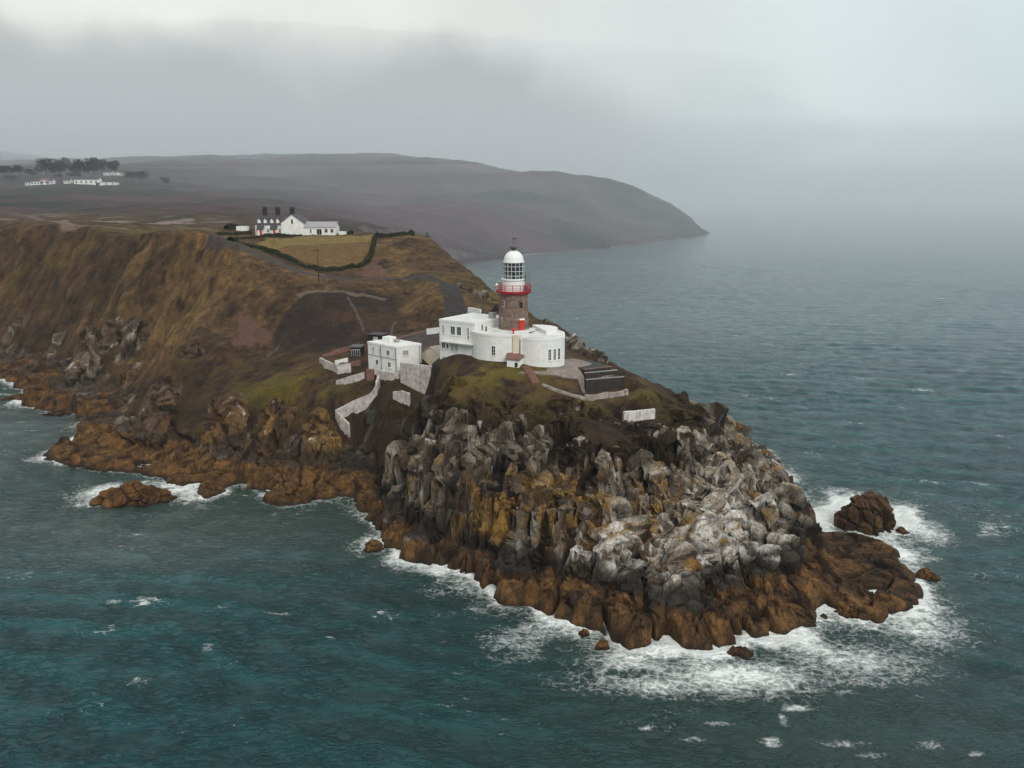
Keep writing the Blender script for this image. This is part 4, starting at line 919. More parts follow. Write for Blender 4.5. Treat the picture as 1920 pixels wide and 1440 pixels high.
def face_windows(root, A, B, specs):
    """specs: (u along A->B in metres, z, w, h, panes, dark)"""
    ax, d = unit(A, B)
    for u, z, w, h, pn, dk in specs: window(root, (A[0] + ax[0] * u, A[1] + ax[1] * u), ax, w, h, z, pn, dk)
def build_three_storey():
    A, B = atz(823.5, 598, 31.9)[:2], (-6.9, 147.3)
    ax, d = unit(A, B); n = (-ax[1], ax[0]); D = 10.5
    poly = [tuple(A), B, (B[0] + n[0] * D, B[1] + n[1] * D), (A[0] + n[0] * D, A[1] + n[1] * D)]
    t = thing('three_storey_house', (A[0], A[1], 23), 'tall white flat-roofed block with a balcony beside the lighthouse', 'building')
    flat_roofed(t, poly, 20.5, 31.9, plinth=0)
    face_windows(t, A, B, [(1.0, 29.3, 0.45, 1.5, (1, 3), False), (3.3, 29.2, 1.0, 1.55, (2, 1), True), (4.75, 29.2, 1.0, 1.55, (2, 1), True), (6.9, 28.6, 0.35, 2.2, (1, 3), True),
                           (0.95, 26.4, 0.75, 1.1, (2, 1), True), (1.9, 26.4, 0.4, 0.9, (1, 1), True), (3.1, 26.1, 0.65, 1.2, (2, 2), False), (4.1, 26.1, 0.65, 1.2, (2, 2), False),
                           (1.0, 23.4, 0.8, 1.3, (2, 2), False), (2.1, 23.4, 0.5, 1.0, (1, 2), False)])
    bl = MB(); m = (A[0] + ax[0] * (d / 2 + 0.4), A[1] + ax[1] * (d / 2 + 0.4)); o = (m[0] + ax[1] * 0.55, m[1] - ax[0] * 0.55)
    bl.obox(o, ax, d - 0.9, 1.1, 27.75, 27.92)
    b = part(t, 'balcony', bl, M_roofw)
    rl = MB(); e = (m[0] + ax[1] * 1.02, m[1] - ax[0] * 1.02)
    for k in range(9): q = (k / 8 - 0.5) * (d - 1.0); rl.tube([(e[0] + ax[0] * q, e[1] + ax[1] * q, 27.9), (e[0] + ax[0] * q, e[1] + ax[1] * q, 28.8)], 0.03, 4)
    rl.obox(e, ax, d - 0.95, 0.05, 28.78, 28.84)
    part(b, 'balcony_rail', rl, M_cleanwhite)
    part(t, 'chimney', MB().obox((B[0] + n[0] * 7 - ax[0] * 1.0, B[1] + n[1] * 7 - ax[1] * 1.0), ax, 1.1, 0.9, 31.7, 32.9), M_paleslate)
build_three_storey()

def build_square():
    C = atY(744.5, 697, 158)[:2]; zb, zt = 18.4, atY(743.7, 650, 158)[2]
    Lc = atz(689.3, 640, zt)[:2]; Rc = atz(789.4, 643.8, zt)[:2]
    t = thing('square_house', (C[0], C[1], zb), 'two-storey white cube house with black downpipes above the limewashed walls', 'house')
    Bk = (Lc[0] + Rc[0] - C[0], Lc[1] + Rc[1] - C[1])
    flat_roofed(t, [tuple(Lc), tuple(C), tuple(Rc), Bk], zb, zt, plinth=0)
    for P, Q in ((Lc, C), (C, Rc)):
        ax, d = unit(P, Q); m = ((P[0] + Q[0]) / 2 + ax[1] * 0.03, (P[1] + Q[1]) / 2 - ax[0] * 0.03)
        if P is Lc: part(t, 'string_course', MB().obox(m, ax, d, 0.06, zt - 2.75, zt - 2.62), M_paleslate)
    h = zt
    dl = unit(Lc, C)[1]; dr = unit(C, Rc)[1]
    face_windows(t, Lc, C, [(0.20 * dl, h - 2.0, 0.55, 0.95, (1, 2), False), (0.44 * dl, h - 2.0, 0.5, 0.95, (1, 2), False), (0.72 * dl, h - 2.1, 0.9, 1.0, (2, 1), True), (0.32 * dl, h - 4.5, 0.9, 1.0, (2, 1), True), (0.75 * dl, h - 4.5, 0.9, 1.0, (2, 1), True)])
    face_windows(t, C, Rc, [(0.36 * dr, h - 2.0, 1.3, 0.95, (3, 1), False)])
    for P, Q, u in ((Lc, C, 0.47), (Lc, C, 0.985), (C, Rc, 0.93)):
        ax, d = unit(P, Q); x_, y_ = P[0] + ax[0] * u * d + ax[1] * 0.10, P[1] + ax[1] * u * d - ax[0] * 0.10
        part(t, 'downpipe', MB().tube([(x_, y_, zb), (x_, y_, zt - 0.45)], 0.055, 6), M_iron)
    ce = ((Lc[0] + Bk[0]) / 2 * 0.5 + (C[0] + Rc[0]) / 4, (Lc[1] + Bk[1]) / 2 * 0.5 + (C[1] + Rc[1]) / 4)
    hx = part(t, 'roof_hut', MB().obox((ce[0] - 1.2, ce[1] + 1.5), unit(Lc, C)[0], 2.3, 1.8, zt - 0.1, zt + 0.95), M_white)
    part(hx, 'hut_hatch', MB().obox((ce[0] + 0.4, ce[1] + 0.9), unit(Lc, C)[0], 0.9, 0.9, zt - 0.1, zt + 0.45), M_paleslate)
    return C, Lc, Rc, Bk, zt
SQ = build_square()

def build_annex():
    P, Q = atY(792, 686, 163)[:2], atY(825, 672, 158)[:2]
    z0 = 18.8; ze = atY(792, 660, 163)[2]; za = ze + 1.5
    ax, d = unit(P, Q); n = (-ax[1], ax[0]); D = 7
    t = thing('gabled_annex', (P[0], P[1], z0), 'small cream gabled house squeezed between the two white flat-roofed blocks', 'house')
    M_ = ((P[0] + Q[0]) / 2, (P[1] + Q[1]) / 2)
    V = []
    for k in (0, D): V += [(P[0] + n[0] * k, P[1] + n[1] * k, z0), (Q[0] + n[0] * k, Q[1] + n[1] * k, z0), (Q[0] + n[0] * k, Q[1] + n[1] * k, ze), (M_[0] + n[0] * k, M_[1] + n[1] * k, za), (P[0] + n[0] * k, P[1] + n[1] * k, ze)]
    part(t, 'wall', MB().add(V, [(0, 1, 2, 3, 4), (9, 8, 7, 6, 5), (0, 5, 6, 1), (1, 6, 7, 2), (4, 9, 5, 0), (2, 7, 8, 3), (3, 8, 9, 4)]), M_cream)
    rf = MB()
    for S, sg in ((P, -1), (Q, 1)):
        a0 = (S[0] + ax[0] * sg * 0.25, S[1] + ax[1] * sg * 0.25)
        rf.prism([(a0[0] - n[0] * 0.2, a0[1] - n[1] * 0.2), (M_[0] - n[0] * 0.2, M_[1] - n[1] * 0.2), (M_[0] + n[0] * D, M_[1] + n[1] * D), (a0[0] + n[0] * D, a0[1] + n[1] * D)], [ze - 0.05, za + 0.02, za + 0.02, ze - 0.05], [ze + 0.08, za + 0.16, za + 0.16, ze + 0.08])
    part(t, 'roof', rf, paint('pinkish_roofing', (0.45, 0.36, 0.33)))
    face_windows(t, P, Q, [(d * 0.25, 19.6, 0.5, 1.2, (1, 2), False), (d * 0.6, 20.3, 0.5, 1.2, (1, 2), False)])
build_annex()

# ------------------------------------------------------------------ walls that follow the ground
def wall_line(name, pts, thick, mat, label, cat='wall', cap=None, group=None, foot=0.9):
    """pts: (px, py of the coping, py of the foot) along the visible face"""
    B = []
    for px, pt, pb in pts:
        b = drop(px, pb); B.append((b[0], b[1], b[2], atY(px, pt, b[1])[2]))
    return wall_world(name, B, thick, mat, label, cat, group, foot)
def wall_world(name, B, thick, mat, label, cat='wall', group=None, foot=0.9):
    # resample and roughen
    P = []
    for i in range(len(B) - 1):
        a, b = np.array(B[i]), np.array(B[i + 1]); n = max(2, int(np.hypot(*(b - a)[:2]) / 0.8))
        for k in range(n): P.append(a + (b - a) * k / n)
    P.append(np.array(B[-1])); V = []; F = []
    rng = random.Random(len(P) * 13 + int(abs(B[0][0]) * 10))
    for i, p in enumerate(P):
        q0, q1 = P[max(i - 1, 0)], P[min(i + 1, len(P) - 1)]; u, _ = unit(q0, q1); nx, ny = -u[1], u[0]
        j = rng.uniform(-0.05, 0.05)
        V += [(p[0], p[1], p[2] - foot), (p[0], p[1], p[3] + j), (p[0] + nx * thick, p[1] + ny * thick, p[3] + j), (p[0] + nx * thick, p[1] + ny * thick, p[2] - foot)]
    for i in range(len(P) - 1):
        a, b = i * 4, i * 4 + 4
        for k in range(4): F.append((a + k, b + k, b + (k + 1) % 4, a + (k + 1) % 4))
    F += [(0, 1, 2, 3), ((len(P) - 1) * 4 + 3, (len(P) - 1) * 4 + 2, (len(P) - 1) * 4 + 1, (len(P) - 1) * 4)]
    return solo(name, MB().add(V, F), mat, label, cat, group)
def sheer_wall(name, P, Q, zf, thick, label):
    """P, Q: (px, py of the coping, Y) of the two ends; the foot stands in the slope"""
    a, b = atY(*P), atY(*Q); wall_world(name, [(a[0], a[1], zf, a[2]), (b[0], b[1], zf, b[2])], thick, M_oldwhite, label, foot=1.0)
sheer_wall('retaining_wall', (750, 680, 155.8), (807, 687, 151.5), 12.5, 0.7, 'tall limewashed retaining wall in front of the white cube house')
wall_line('boundary_wall', [(657, 794, 817), (646, 783, 803), (633, 769, 791), (662, 752, 775), (694, 738, 758), (707, 722, 744), (713, 704, 724)], 0.45, M_oldwhite, 'long limewashed wall zigzagging down the grass slope to the gully', foot=1.5)
sheer_wall('buttress_wall', (706, 694, 159.5), (746, 701, 156.6), 12.5, 0.8, 'stained wall stub propping the cube house from below')
wall_line('terrace_wall', [(630, 713, 721), (655, 706, 719), (684, 698, 711)], 0.4, M_oldwhite, 'low pale terrace wall below the roofless ruin')
wall_line('ruined_wall', [(737, 735, 750), (752, 733, 756), (767, 738, 761)], 0.5, M_oldwhite, 'broken white wall at the foot of the tall retaining wall', foot=1.2)
wall_line('ruined_wall', [(1016, 720, 724), (1040, 729, 734), (1065, 737, 742), (1098, 746, 751)], 0.5, M_crumble, 'low crumbling wall curving from the red steps to the dark terraces')
wall_line('ruined_wall', [(1100, 740, 751), (1122, 741, 749), (1140, 736, 747), (1160, 736, 744), (1178, 730, 741)], 0.6, M_crumble, 'half-fallen whitewashed wall along the foot of the dark stepped terraces')
wall_line('lookout_wall', [(1170, 773, 793), (1200, 770, 789), (1228, 767, 786)], 0.6, paint('flaking_whitewash', (0.62, 0.59, 0.56), var=0.45, scale=2.0, streak=0.7), 'square flaking white wall standing alone on the nose of the headland')
wall_line('roadside_wall', [(800, 617, 628), (822, 614, 625)], 0.4, M_white, 'white parapet wall behind the tall block at the yard edge')
wall_line('roadside_wall', [(877, 576, 586), (900, 580, 588)], 0.4, M_white, 'white wall where the dark road drops behind the tall block')
wall_line('kerb_wall', [(700, 650, 652.5), (745, 634, 637), (800, 618, 621)], 0.4, M_redbrown, 'long low kerb wall along the back of the yard')

def build_ruin():
    p0 = drop(600, 680); t = thing('roofless_ruin', p0, 'roofless white ruin with a jagged front wall beside the dark shed', 'ruin')
    def wall(pts, mat, th=0.4, nm='wall'):
        B = []
        for px, pt, pb in pts:
            b = drop(px, pb); B.append((b[0], b[1], b[2], atY(px, pt, b[1])[2]))
        o = wall_world(nm, B, th, mat, 'x', foot=1.2)
        for k in ('label', 'category'): del o[k]
        o.parent = t; o.location = tuple(Vector(o.location) - Vector(t.location))
        return o
    wall([(599, 670, 680), (610, 676, 690), (622, 682, 694), (633, 684, 703), (658, 681, 699)], M_oldwhite)
    wall([(605, 666, 671), (632, 657, 664), (662, 648, 656)], M_redbrown)
    wall([(628, 676, 683), (652, 671, 680)], M_white)
    wall([(658, 679, 688), (676, 675, 686)], M_redbrown)
build_ruin()
def build_shed():
    a = drop(657, 671); b = drop(677, 668)
    ax, d = unit(a, b); c = ((a[0] + b[0]) / 2 - ax[1] * 1.6, (a[1] + b[1]) / 2 + ax[0] * 1.6); z = min(a[2], b[2]) - 0.3
    t = thing('shed', (c[0], c[1], z), 'small dark shed with a barred front at the back of the ruin', 'shed')
    part(t, 'wall', MB().obox(c, ax, d, 3.2, z, z + 2.6), M_black)
    part(t, 'roof', MB().obox(c, ax, d + 0.3, 3.5, z + 2.6, z + 2.75), M_iron)
    f = MB()
    for k in range(5): f.obox((c[0] + ax[1] * 1.64 + ax[0] * d * (k / 4 - 0.5) * 0.8, c[1] - ax[0] * 1.64 + ax[1] * d * (k / 4 - 0.5) * 0.8), ax, 0.12, 0.08, z + 0.6, z + 2.1)
    f.obox((c[0] + ax[1] * 1.66, c[1] - ax[0] * 1.66), ax, d * 0.85, 0.06, z + 2.0, z + 2.2)
    part(t, 'front_bars', f, M_paleslate)
    a = drop(690, 640); b = drop(716, 637); ax, d = unit(a, b); z = min(a[2], b[2]) - 0.2; c = ((a[0] + b[0]) / 2 - ax[1] * 1.5, (a[1] + b[1]) / 2 + ax[0] * 1.5)
    t = thing('outbuilding', (c[0], c[1], z), 'long low dark outbuilding behind the white cube house', 'outbuilding')
    part(t, 'wall', MB().obox(c, ax, d, 3.0, z, z + 1.7), M_black); part(t, 'roof', MB().obox(c, ax, d + 0.4, 3.4, z + 1.7, z + 1.85), M_slate)
    for k in (0.45, 0.55, 0.66): window(t, (a[0] + ax[0] * d * k, a[1] + ax[1] * d * k), ax, 0.35, 0.5, z + 0.7, (1, 1), False)
    p = drop(694, 714); z = p[2] - 0.5
    solo('gate_pier', MB().obox((p[0], p[1] + 0.6), (1, 0), 1.5, 1.0, z, z + 2.7), M_redbrown, 'dark red masonry pier under the corner of the cube house', 'pier')
    p = drop(700, 792); z = p[2] - 0.5
    t = thing('concrete_tank', (p[0], p[1] + 1.2, z), 'mossy square tank inside the bend of the zigzag wall', 'tank')
    part(t, 'tank_wall', MB().obox((p[0], p[1] + 1.3), (0.99, 0.1), 2.9, 2.4, z, z + 2.2), M_moss); part(t, 'lid', MB().obox((p[0], p[1] + 1.3), (0.99, 0.1), 3.1, 2.6, z + 2.2, z + 2.32), M_concrete)
build_shed()
def pole(px, pt, pb, label, arm=True, r=0.13):
    b = drop(px, pb); zt = atY(px, pt, b[1])[2]
    t = thing('utility_pole', b, label, 'pole'); part(t, 'pole', MB().tube([(b[0], b[1], b[2] - 0.5), (b[0], b[1], zt)], [r, r * 0.75], 8), M_timber, True)
    if arm:
        part(t, 'crossarm', MB().obox((b[0], b[1] - 0.14), (1, 0), 1.5, 0.12, zt - 0.6, zt - 0.45), M_timber)
pole(598, 466, 531, 'tall timber utility pole standing by the bend of the hedge')
pole(769, 722, 744, 'short dark post against the foot of the retaining wall', False, 0.07)

# ------------------------------------------------------------------ steps and dark terraces
def build_steps():
    a = drop(985, 690); b = drop(1004, 719)
    n = 12; t = MB(); ax, d = unit(a[:2], b[:2]); px = (-ax[1], ax[0])
    for i in range(n):
        c = (a[0] + (b[0] - a[0]) * (i + 0.5) / n, a[1] + (b[1] - a[1]) * (i + 0.5) / n); z = ground(*c) + 0.3
        t.obox(c, px, 1.5, d / n * 1.25 - 0.01 * (i % 2), z - 1.5, z)
    solo('steps', t, M_redbrown, 'narrow red steps running down from the porch', 'steps')
    t = thing('stepped_terrace', (16, 141, 20), 'dark stepped concrete terraces at the edge of the lighthouse apron', 'terrace')
    for (l, r, z, zb, k) in (((1096, 693), (1146, 687.5), 24.15, 21, 0), ((1097, 699.5), (1157, 694), 23.55, 20.5, 1), ((1099, 712), (1170, 706.5), 22.35, 19.0, 2)):
        A, B = atz(*l, z)[:2], atz(*r, z)[:2]; ax, d = unit(A, B); n_ = (-ax[1], ax[0]); D = 7.0 - 1.3 * k
        part(t, 'tier', MB().prism([tuple(A), tuple(B), (B[0] + n_[0] * D, B[1] + n_[1] * D), (A[0] + n_[0] * D, A[1] + n_[1] * D)], zb, z), M_concrete)
        part(t, 'coping', MB().obox(((A[0] + B[0]) / 2 + n_[0] * 0.12, (A[1] + B[1]) / 2 + n_[1] * 0.12), ax, d + 0.1, 0.34, z - 0.05, z + 0.07), M_redbrown if k == 0 else M_paleslate)
build_steps()

# ------------------------------------------------------------------ cottages on the rise
def gable_block(root, P, ax, W, D, z0, ze, za, wall, roof, along=True, over=0.25):
    """P: front left corner, ax: along the front, W front width, D depth. along: ridge runs parallel to the front"""
    n = (-ax[1], ax[0])
    def pt(u, v): return (P[0] + ax[0] * u + n[0] * v, P[1] + ax[1] * u + n[1] * v)
    if along: prof = lambda e: [(pt(e, 0), z0), (pt(e, D), z0), (pt(e, D), ze), (pt(e, D / 2), za), (pt(e, 0), ze)]; ends = (0, W)
    else: prof = lambda e: [(pt(W, e), z0), (pt(0, e), z0), (pt(0, e), ze), (pt(W / 2, e), za), (pt(W, e), ze)]; ends = (0, D)
    V = [(q[0], q[1], z) for e in ends for q, z in prof(e)]
    w = part(root, 'wall', MB().add(V, [(4, 3, 2, 1, 0), (5, 6, 7, 8, 9), (0, 5, 9, 4), (1, 2, 7, 6), (0, 1, 6, 5), (3, 4, 9, 8), (2, 3, 8, 7)]), wall)
    r = MB(); o = over
    for s in (0, 1):
        if along: q = [pt(-o, -o if not s else D + o), pt(W + o, -o if not s else D + o), pt(W + o, D / 2), pt(-o, D / 2)]
        else: q = [pt(-o if not s else W + o, -o), pt(-o if not s else W + o, D + o), pt(W / 2, D + o), pt(W / 2, -o)]
        dz = (za - ze) / (D / 2 if along else W / 2) * o
        r.prism(q, [ze - dz + 0.02, ze - dz + 0.02, za + 0.02, za + 0.02], [ze - dz + 0.16, ze - dz + 0.16, za + 0.16, za + 0.16])
    part(root, 'roof', r, roof); return w
def build_cottages():
    yb = 290.5; s = 1.0
    xL, xG, xR, xE = atY(477, 440, yb)[0], atY(528, 441, yb)[0], atY(570, 441, yb)[0], atY(628, 440, yb)[0]
    zg = ground((xL + xR) / 2, yb + 3) - 0.3
    z0 = min(zg, atY(528, 441, yb)[2]) - 0.5; zr = atY(528, 441, yb)[2]
    t = thing('cottages', ((xL + xE) / 2, yb + 4, zr), 'white slate-roofed cottages with tall black chimneys on the grassy rise', 'cottage')
    gable_block(t, (xG, yb), (1, 0), xR - xG, 11, z0, zr + 4.3, zr + 7.2, M_white, M_slate, along=False)
    window(t, (xG + (xR - xG) * 0.5, yb), (1, 0), 0.75, 1.5, zr + 4.0, (1, 2))
    gable_block(t, (xL, yb + 1.5), (1, 0), xG - xL + 0.5, 8, z0, zr + 3.7, zr + 7.1, M_white, M_slate, along=True)
    for px in (483, 494.5, 507, 518):
        x_ = atY(px, 420, yb)[0]
        gable_block(part_d(t, 'dormer'), (x_ - 0.55, yb + 1.9), (1, 0), 1.1, 2.6, zr + 3.8, zr + 5.1, zr + 5.8, M_white, M_slate, along=False, over=0.12)
    for px in (487.5, 512.5):
        x_ = atY(px, 430, yb)[0]
        p = part_d(t, 'porch'); gable_block(p, (x_ - 1.0, yb - 0.2), (1, 0), 2.1, 1.7, z0, zr + 2.1, zr + 3.3, M_white, M_slate, along=True, over=0.2)
        part(p, 'door', MB().obox((x_ + 0.3, yb - 0.24), (1, 0), 0.8, 0.09, zr - 0.1, zr + 1.9), M_door)
    for px in (480, 500, 522): window(t, (atY(px, 432, yb)[0], yb + 1.5), (1, 0), 0.7, 1.1, zr + 1.0, (2, 2))
    for px, zz, yy in ((497, 6.8, 5.5), (521, 6.8, 5.5), (548, 6.9, 5.2)):
        x_ = atY(px, 400, yb + yy)[0]; c = MB().obox((x_, yb + yy), (1, 0), 1.5, 1.0, zr + 6.2, zr + 9.0); c.obox((x_, yb + yy), (1, 0), 1.8, 1.25, zr + 9.0, zr + 9.25)
        ch = part(t, 'chimney', c, M_brick); pots = MB()
        for q in (-0.5, 0, 0.5): pots.tube([(x_ + q, yb + yy, zr + 9.2), (x_ + q, yb + yy, zr + 9.85)], 0.17, 8)
        part(ch, 'chimney_pot', pots, M_brick)
    ext = part_d(t, 'extension')
    gable_block(ext, (xR + 0.02, yb + 0.5), (1, 0), xE - xR, 7.5, z0, zr + 2.7, zr + 4.5, M_white, M_paleslate, along=True)
    for px, w_, h_, z_ in ((582, 0.6, 1.3, 0.8), (598, 1.8, 2.0, 0.1), (611, 1.1, 1.2, 0.9), (622, 1.1, 1.2, 0.9)):
        window(ext, (atY(px, 435, yb)[0], yb + 0.5), (1, 0), w_, h_, zr + z_, (2, 1))
    solo('yard_store', MB().obox((xE + 2.2, yb + 3), (1, 0), 2.6, 2, zr - 0.5, zr + 1.2), M_white, 'low white store at the right end of the cottages', 'store')
    p = atY(455, 428, 315); solo('yard_store', MB().obox((p[0], 315), (1, 0), 4.2, 2.5, p[2] - 1.5, p[2] + 0.8), M_white, 'low white store in the grass left of the cottages', 'store')
def part_d(t, nm):
    o = bpy.data.objects.new(nm, None); col.objects.link(o); o.parent = t; return o
build_cottages()

# ------------------------------------------------------------------ hedges
def hedge(pts, w, h, label, seed, group='hedges round the cottage field'):
    rng = random.Random(seed); P = [np.array(drop(*p)) for p in pts]; Q = []
    for i in range(len(P) - 1):
        n = max(2, int(np.hypot(*(P[i + 1] - P[i])[:2]) / 0.5))
        for k in range(n):
            q = P[i] + (P[i + 1] - P[i]) * k / n; q[2] = ground(q[0], q[1]); Q.append(q)
    V = []; F = []; m = 9
    for i, q in enumerate(Q):
        u, _ = unit(Q[max(i - 1, 0)], Q[min(i + 1, len(Q) - 1)]); nx, ny = -u[1], u[0]
        hh = h * (0.8 + 0.35 * math.sin(i * 0.21 + seed) * math.sin(i * 0.077 + 2))
        for k in range(m):
            a = math.pi * k / (m - 1); r = 1 + rng.uniform(-0.22, 0.22)
            V.append((q[0] + nx * w / 2 * math.cos(a) * r, q[1] + ny * w / 2 * math.cos(a) * r, q[2] - 0.25 + (hh + 0.25) * math.sin(a) ** 0.6 * r))
    for i in range(len(Q) - 1):
        for k in range(m - 1): F.append((i * m + k, i * m + k + 1, (i + 1) * m + k + 1, (i + 1) * m + k))
    # sprigs standing off the clipped mass
    for i in range(len(Q) * 10):
        b = V[rng.randrange(len(Q) * m)]; a = rng.uniform(0, 6.28); s = rng.uniform(0.08, 0.2); z = rng.uniform(0.05, 0.25); n = len(V)
        V += [(b[0] - s * math.cos(a), b[1] - s * math.sin(a), b[2]), (b[0] + s * math.cos(a), b[1] + s * math.sin(a), b[2]), (b[0] + rng.uniform(-.1, .1), b[1] - 0.1, b[2] + z)]; F.append((n, n + 1, n + 2))
    return solo('hedge', MB().add(V, F), M_hedge, label, 'hedge', group)
hedge([(432, 452), (470, 463), (520, 477), (565, 498), (600, 507), (640, 506), (668, 501)], 1.7, 1.3, 'long dark hedge sweeping down beside the road below the field', 3)
hedge([(670, 501), (688, 492), (697, 477), (701, 458), (702, 445)], 1.6, 1.3, 'dark hedge climbing the far side of the field', 5)
hedge([(704, 443.5), (740, 441.5), (770, 441), (800, 441.5), (806, 446)], 1.9, 1.4, 'flat-topped dark hedge along the skyline edge of the headland', 8)
hedge([(440, 447), (470, 447), (500, 444.5), (535, 444), (568, 443.5)], 2.0, 1.0, 'low dark hedge in front of the cottage doors', 11)
hedge([(408, 441), (440, 440), (476, 439)], 2.0, 1.0, 'short dark hedge left of the cottages', 13)
hedge([(636, 439), (650, 438.5), (664, 438.5)], 2.5, 1.6, 'clump of dark hedge right of the cottages', 17)
hedge([(425, 431), (435, 430), (448, 430.5)], 2.5, 2.0, 'small dark bush clump beside the store left of the cottages', 19)

# ------------------------------------------------------------------ far village and its trees
def far_house(px, py, Y, w, h, d, label, roofm=M_slate, pitched=True, n_win=3, name='village_house', cat='house'):
    p = atY(px, py, Y); z = ground(p[0], p[1]) - 0.4; zt = z
    t = thing(name, (p[0], p[1], z), label, cat, 'far white houses of the village')
    gable_block(t, (p[0] - w / 2, p[1]), (1, 0), w, d, z - 1, z + h, z + h + (2.4 if pitched else 0.6), M_white, roofm, True)
    for k in range(n_win):
        x_ = p[0] - w / 2 + w * (k + 0.5) / n_win
        part(t, 'window', MB().obox((x_, p[1] - 0.03), (1, 0), min(1.6, w / n_win * 0.5), 0.1, z + h * 0.35, z + h * 0.75), M_glassd)
far_house(162, 346, 905, 27, 5.5, 8, 'longest white terrace in the misty village, left half', n_win=5, name='village_terrace', cat='terrace')
far_house(199, 347, 905, 22, 3.0, 7, 'low white wing running right from the long village terrace', pitched=False, roofm=M_paleslate, n_win=3, name='village_terrace', cat='terrace')
for i, (px, py, w, h, lb) in enumerate([(52, 344, 6, 3.5, 'leftmost tiny white house of the village row'), (63, 345, 6, 4, 'second tiny white house from the left in the village row'), (74, 346, 6, 4, 'white house just left of the pink-roofed one in the village row'),
        (84, 347, 8, 5.0, 'white house with a pinkish roof in the village row'), (94, 347, 6, 4, 'white house just right of the pink-roofed one in the village row'), (126, 347, 7, 3.5, 'lone white house between the village row and the long terrace')]):
    far_house(px, py, 905, w, h, 6, lb, roofm=M_redbrown if i == 3 else M_slate, n_win=2)
far_house(201, 325.5, 1075, 10, 4, 8, 'upper white house under the trees above the terrace, left one', n_win=2)
far_house(221, 324.5, 1075, 13, 4, 8, 'upper white house under the trees above the terrace, right one', n_win=2)
def tree(px, py_top, py_bot, wpx, Y, label, seed):
    rng = np.random.RandomState(seed); b = atY(px, py_bot, Y); zb = ground(b[0], Y); zt = atY(px, py_top, Y)[2]; W = wpx * Y / 1500.0; H = max(zt - zb, 6)
    t = thing('tree', (b[0], Y, zb), label, 'tree', 'trees in the mist round the village')
    tr = MB().tube([(b[0], Y, zb - 0.5), (b[0] + rng.uniform(-.3, .3), Y, zb + H * 0.4), (b[0] + rng.uniform(-.8, .8), Y, zb + H * 0.75)], [0.035 * H, 0.022 * H, 0.008 * H], 7)
    for k in range(5):
        a = rng.uniform(0, 6.28); z0 = zb + H * rng.uniform(0.3, 0.5); r = W * 0.38
        tr.tube([(b[0], Y, z0), (b[0] + r * math.cos(a), Y + r * math.sin(a), z0 + H * 0.25)], [0.015 * H, 0.004 * H], 5)
    part(t, 'trunk', tr, M_bark)
    n = 1500; nb = 10; c = MB()
    cen = np.stack([rng.uniform(-0.33, 0.33, nb) * W, rng.uniform(-0.33, 0.33, nb) * W, rng.uniform(0.38, 0.82, nb) * H], 1); rad = rng.uniform(0.16, 0.27, nb)
    V = []; F = []
    for i in range(n):
        k = rng.randint(nb); v = rng.normal(size=3); v /= np.linalg.norm(v); v *= rng.uniform(0.55, 1.02) ** 0.5
        p = cen[k] + v * np.array([W, W, H * 0.8]) * rad[k]; p[2] = min(p[2], H)
        q = rng.normal(size=(3, 3)) * 0.028 * H + p; m = len(V)
        V += [(b[0] + x[0], Y + x[1], zb + x[2]) for x in q]; F.append((m, m + 1, m + 2))
    part(t, 'crown', c.add(V, F), M_leaf)
for i, a in enumerate([(8, 304, 336, 34, 980, 'broad misty tree at the left edge of the photo'), (38, 308, 335, 30, 990, 'rounded misty tree second from the left edge'), (62, 316, 338, 24, 960, 'small misty tree above the pink-roofed house'),
        (88, 297, 335, 34, 1010, 'tall misty tree with a wide flat crown over the village row'), (113, 295, 333, 32, 1010, 'tall misty tree just left of the gap in the treeline'), (150, 294, 337, 38, 1000, 'biggest misty tree directly above the long terrace'),
        (176, 295, 332, 30, 1040, 'tall misty tree right behind the biggest one'), (198, 297, 330, 26, 1080, 'tall misty tree just above the upper white house'), (218, 299, 330, 26, 1090, 'misty tree at the right end of the tall treeline'),
        (246, 320, 345, 26, 960, 'bushy low tree right of the upper houses'), (266, 319, 345, 28, 965, 'bushy low tree standing rightmost of the low pair'), (312, 331, 352, 22, 940, 'lone dark tree in the open field right of the village'),
        (20, 326, 348, 30, 930, 'low dark tree in front of the left edge trees'), (112, 327, 346, 30, 950, 'low dark tree behind the lone white house'), (140, 320, 341, 26, 960, 'low dark tree touching the left end of the terrace')]):
    tree(*a, seed=40 + i)

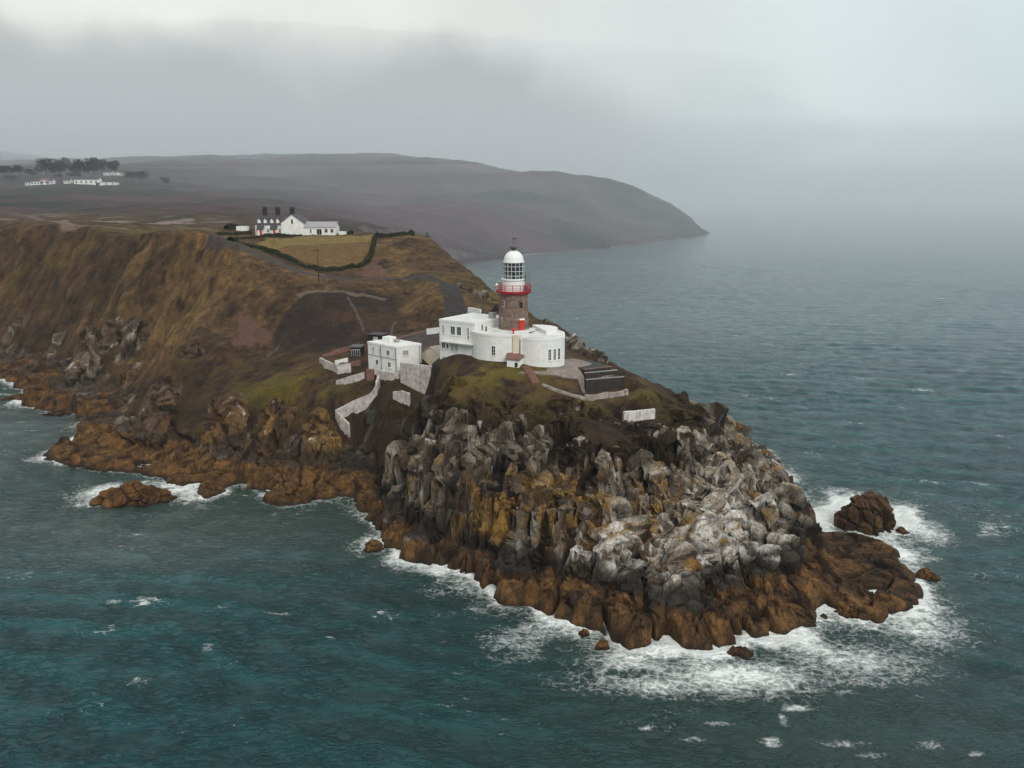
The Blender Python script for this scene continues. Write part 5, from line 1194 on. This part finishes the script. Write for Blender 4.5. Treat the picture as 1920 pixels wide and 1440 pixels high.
# ------------------------------------------------------------------ rocks standing in the sea
def sea_rock(px, py, rx, ry, h, rot, label, seed, name='sea_rock', dark=0.0, tilt=0.0):
    c = atz(px, py, 0.0); n1, n2 = (150, 70) if rx > 4 else (64, 34)
    if rx < 1.2: n1, n2 = 40, 22
    u = np.linspace(0, 2 * math.pi, n1, endpoint=False); v = np.linspace(0, 1, n2)
    U, Vv = np.meshgrid(u, v); r = 1 - Vv ** 2.2 * 1.0
    x = rx * np.cos(U) * (1 - Vv) ** 0.7; y = ry * np.sin(U) * (1 - Vv) ** 0.7; z = h * (Vv ** 0.75) * 1.0
    z = z + tilt * x
    z = np.where(Vv == 0, -1.5, z); sc = max(h, rx) / 6.0
    k1 = fbm(x / (2.2 * sc + 0.4) + seed, y / (2.2 * sc + 0.4), z / (2.4 * sc + 0.4), s=seed, o=4)
    w = [worley((x + 0.3 * z) / (q * sc + 0.3) + seed, y / (q * sc + 0.3), z / (q * 1.6 * sc + 0.3), seed + 7) for q in (2.0, 0.9)]
    d = sc * (1.0 * k1 + 0.9 * (w[0][2] - 0.5) + 0.9 * w[0][3] - 0.6 * np.exp(-w[0][1] / 0.06) + 0.35 * (w[1][2] - 0.5) + 0.3 * w[1][3] - 0.2 * np.exp(-w[1][1] / 0.08))
    l = np.sqrt((x / rx) ** 2 + (y / ry) ** 2 + (z / h) ** 2) + 1e-6
    nx_, ny_, nz_ = x / rx / l, y / ry / l, np.clip(z, 0, None) / h / l
    x, y, z = x + nx_ * d, y + ny_ * d, z + nz_ * d * 0.8
    cr, sr = math.cos(rot), math.sin(rot); X_, Y_ = x * cr - y * sr, x * sr + y * cr
    V = [(float(c[0] + a), float(c[1] + b), float(e)) for a, b, e in zip(X_.ravel(), Y_.ravel(), z.ravel())]
    F = [(i * n1 + k, i * n1 + (k + 1) % n1, (i + 1) * n1 + (k + 1) % n1, (i + 1) * n1 + k) for i in range(n2 - 1) for k in range(n1)]
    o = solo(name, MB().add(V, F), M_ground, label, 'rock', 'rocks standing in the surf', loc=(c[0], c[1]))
    tone = lerp(C_WEED, C_WEED_L, np.clip(0.45 + 1.0 * k1 + 0.4 * (w[1][2] - 0.5), 0, 1)); tone = lerp(tone, C_BLACK, np.clip(dark + (1 - sstep(0.15, 0.6, z)) + 0.7 * np.exp(-w[0][1] / 0.05), 0, 1) * 0.85)
    tone = lerp(tone, C_BROWNROCK, sstep(3.0, 5.0, z) * 0.6)
    a = o.data.attributes.new('tone', 'FLOAT_COLOR', 'POINT'); cc = np.ones((n1 * n2, 4), np.float32); cc[:, :3] = tone.reshape(-1, 3); a.data.foreach_set('color', cc.ravel())
    a = o.data.attributes.new('rock', 'FLOAT', 'POINT'); a.data.foreach_set('value', np.ones(n1 * n2, np.float32))
    return o
sea_rock(1628, 985, 5.6, 4.2, 5.6, 0.2, 'largest dark islet standing off the right side of the headland', 3, 'islet', dark=0.62, tilt=-0.22)
sea_rock(252, 940, 7.2, 3.6, 3.6, 0.1, 'big brown hump of rock in the water at the left shore', 5, tilt=0.02)
sea_rock(1736, 1085, 1.9, 1.2, 1.6, -0.3, 'low brown rock beyond the tip of the right-hand ledge', 7)
sea_rock(1690, 999, 1.3, 0.9, 1.0, 0.2, 'small dark rock awash beside the largest islet', 9, dark=0.4)
sea_rock(1600, 1158, 2.6, 1.4, 1.8, -0.5, 'split brown rock in the foam below the right-hand ledge', 11, dark=0.15)
sea_rock(1543, 1160, 0.7, 0.6, 0.8, 0, 'dark pebble-like rock in the foam left of the split rock', 12, dark=0.4)
sea_rock(1130, 1216, 1.0, 0.8, 1.5, 0.4, 'round brown rock in the foam off the front of the headland', 13)
sea_rock(1095, 1190, 0.7, 0.6, 0.9, 0.1, 'smallest brown rock awash above the round one', 15)
sea_rock(1385, 1228, 1.7, 0.9, 1.2, 0.1, 'jagged dark rock in the white water at the front of the headland', 17, dark=0.4)
sea_rock(700, 1030, 1.6, 1.6, 1.5, 0.3, 'brown rock in the breaking foam at the gully mouth', 19)
sea_rock(556, 940, 3.0, 2.2, 3.0, 0.2, 'smooth brown boulder at the water edge left of the gully', 21)
sea_rock(398, 925, 2.4, 2.0, 2.8, 0.4, 'square brown boulder with foam on both sides on the left shore', 23)
sea_rock(40, 748, 5.0, 2.2, 1.4, 0.2, 'low flat reef at the left edge of the photo', 25, 'reef', dark=0.3)
sea_rock(110, 777, 4.5, 1.4, 0.9, 0.1, 'black reef ringed with foam near the left edge', 27, 'reef', dark=0.7)
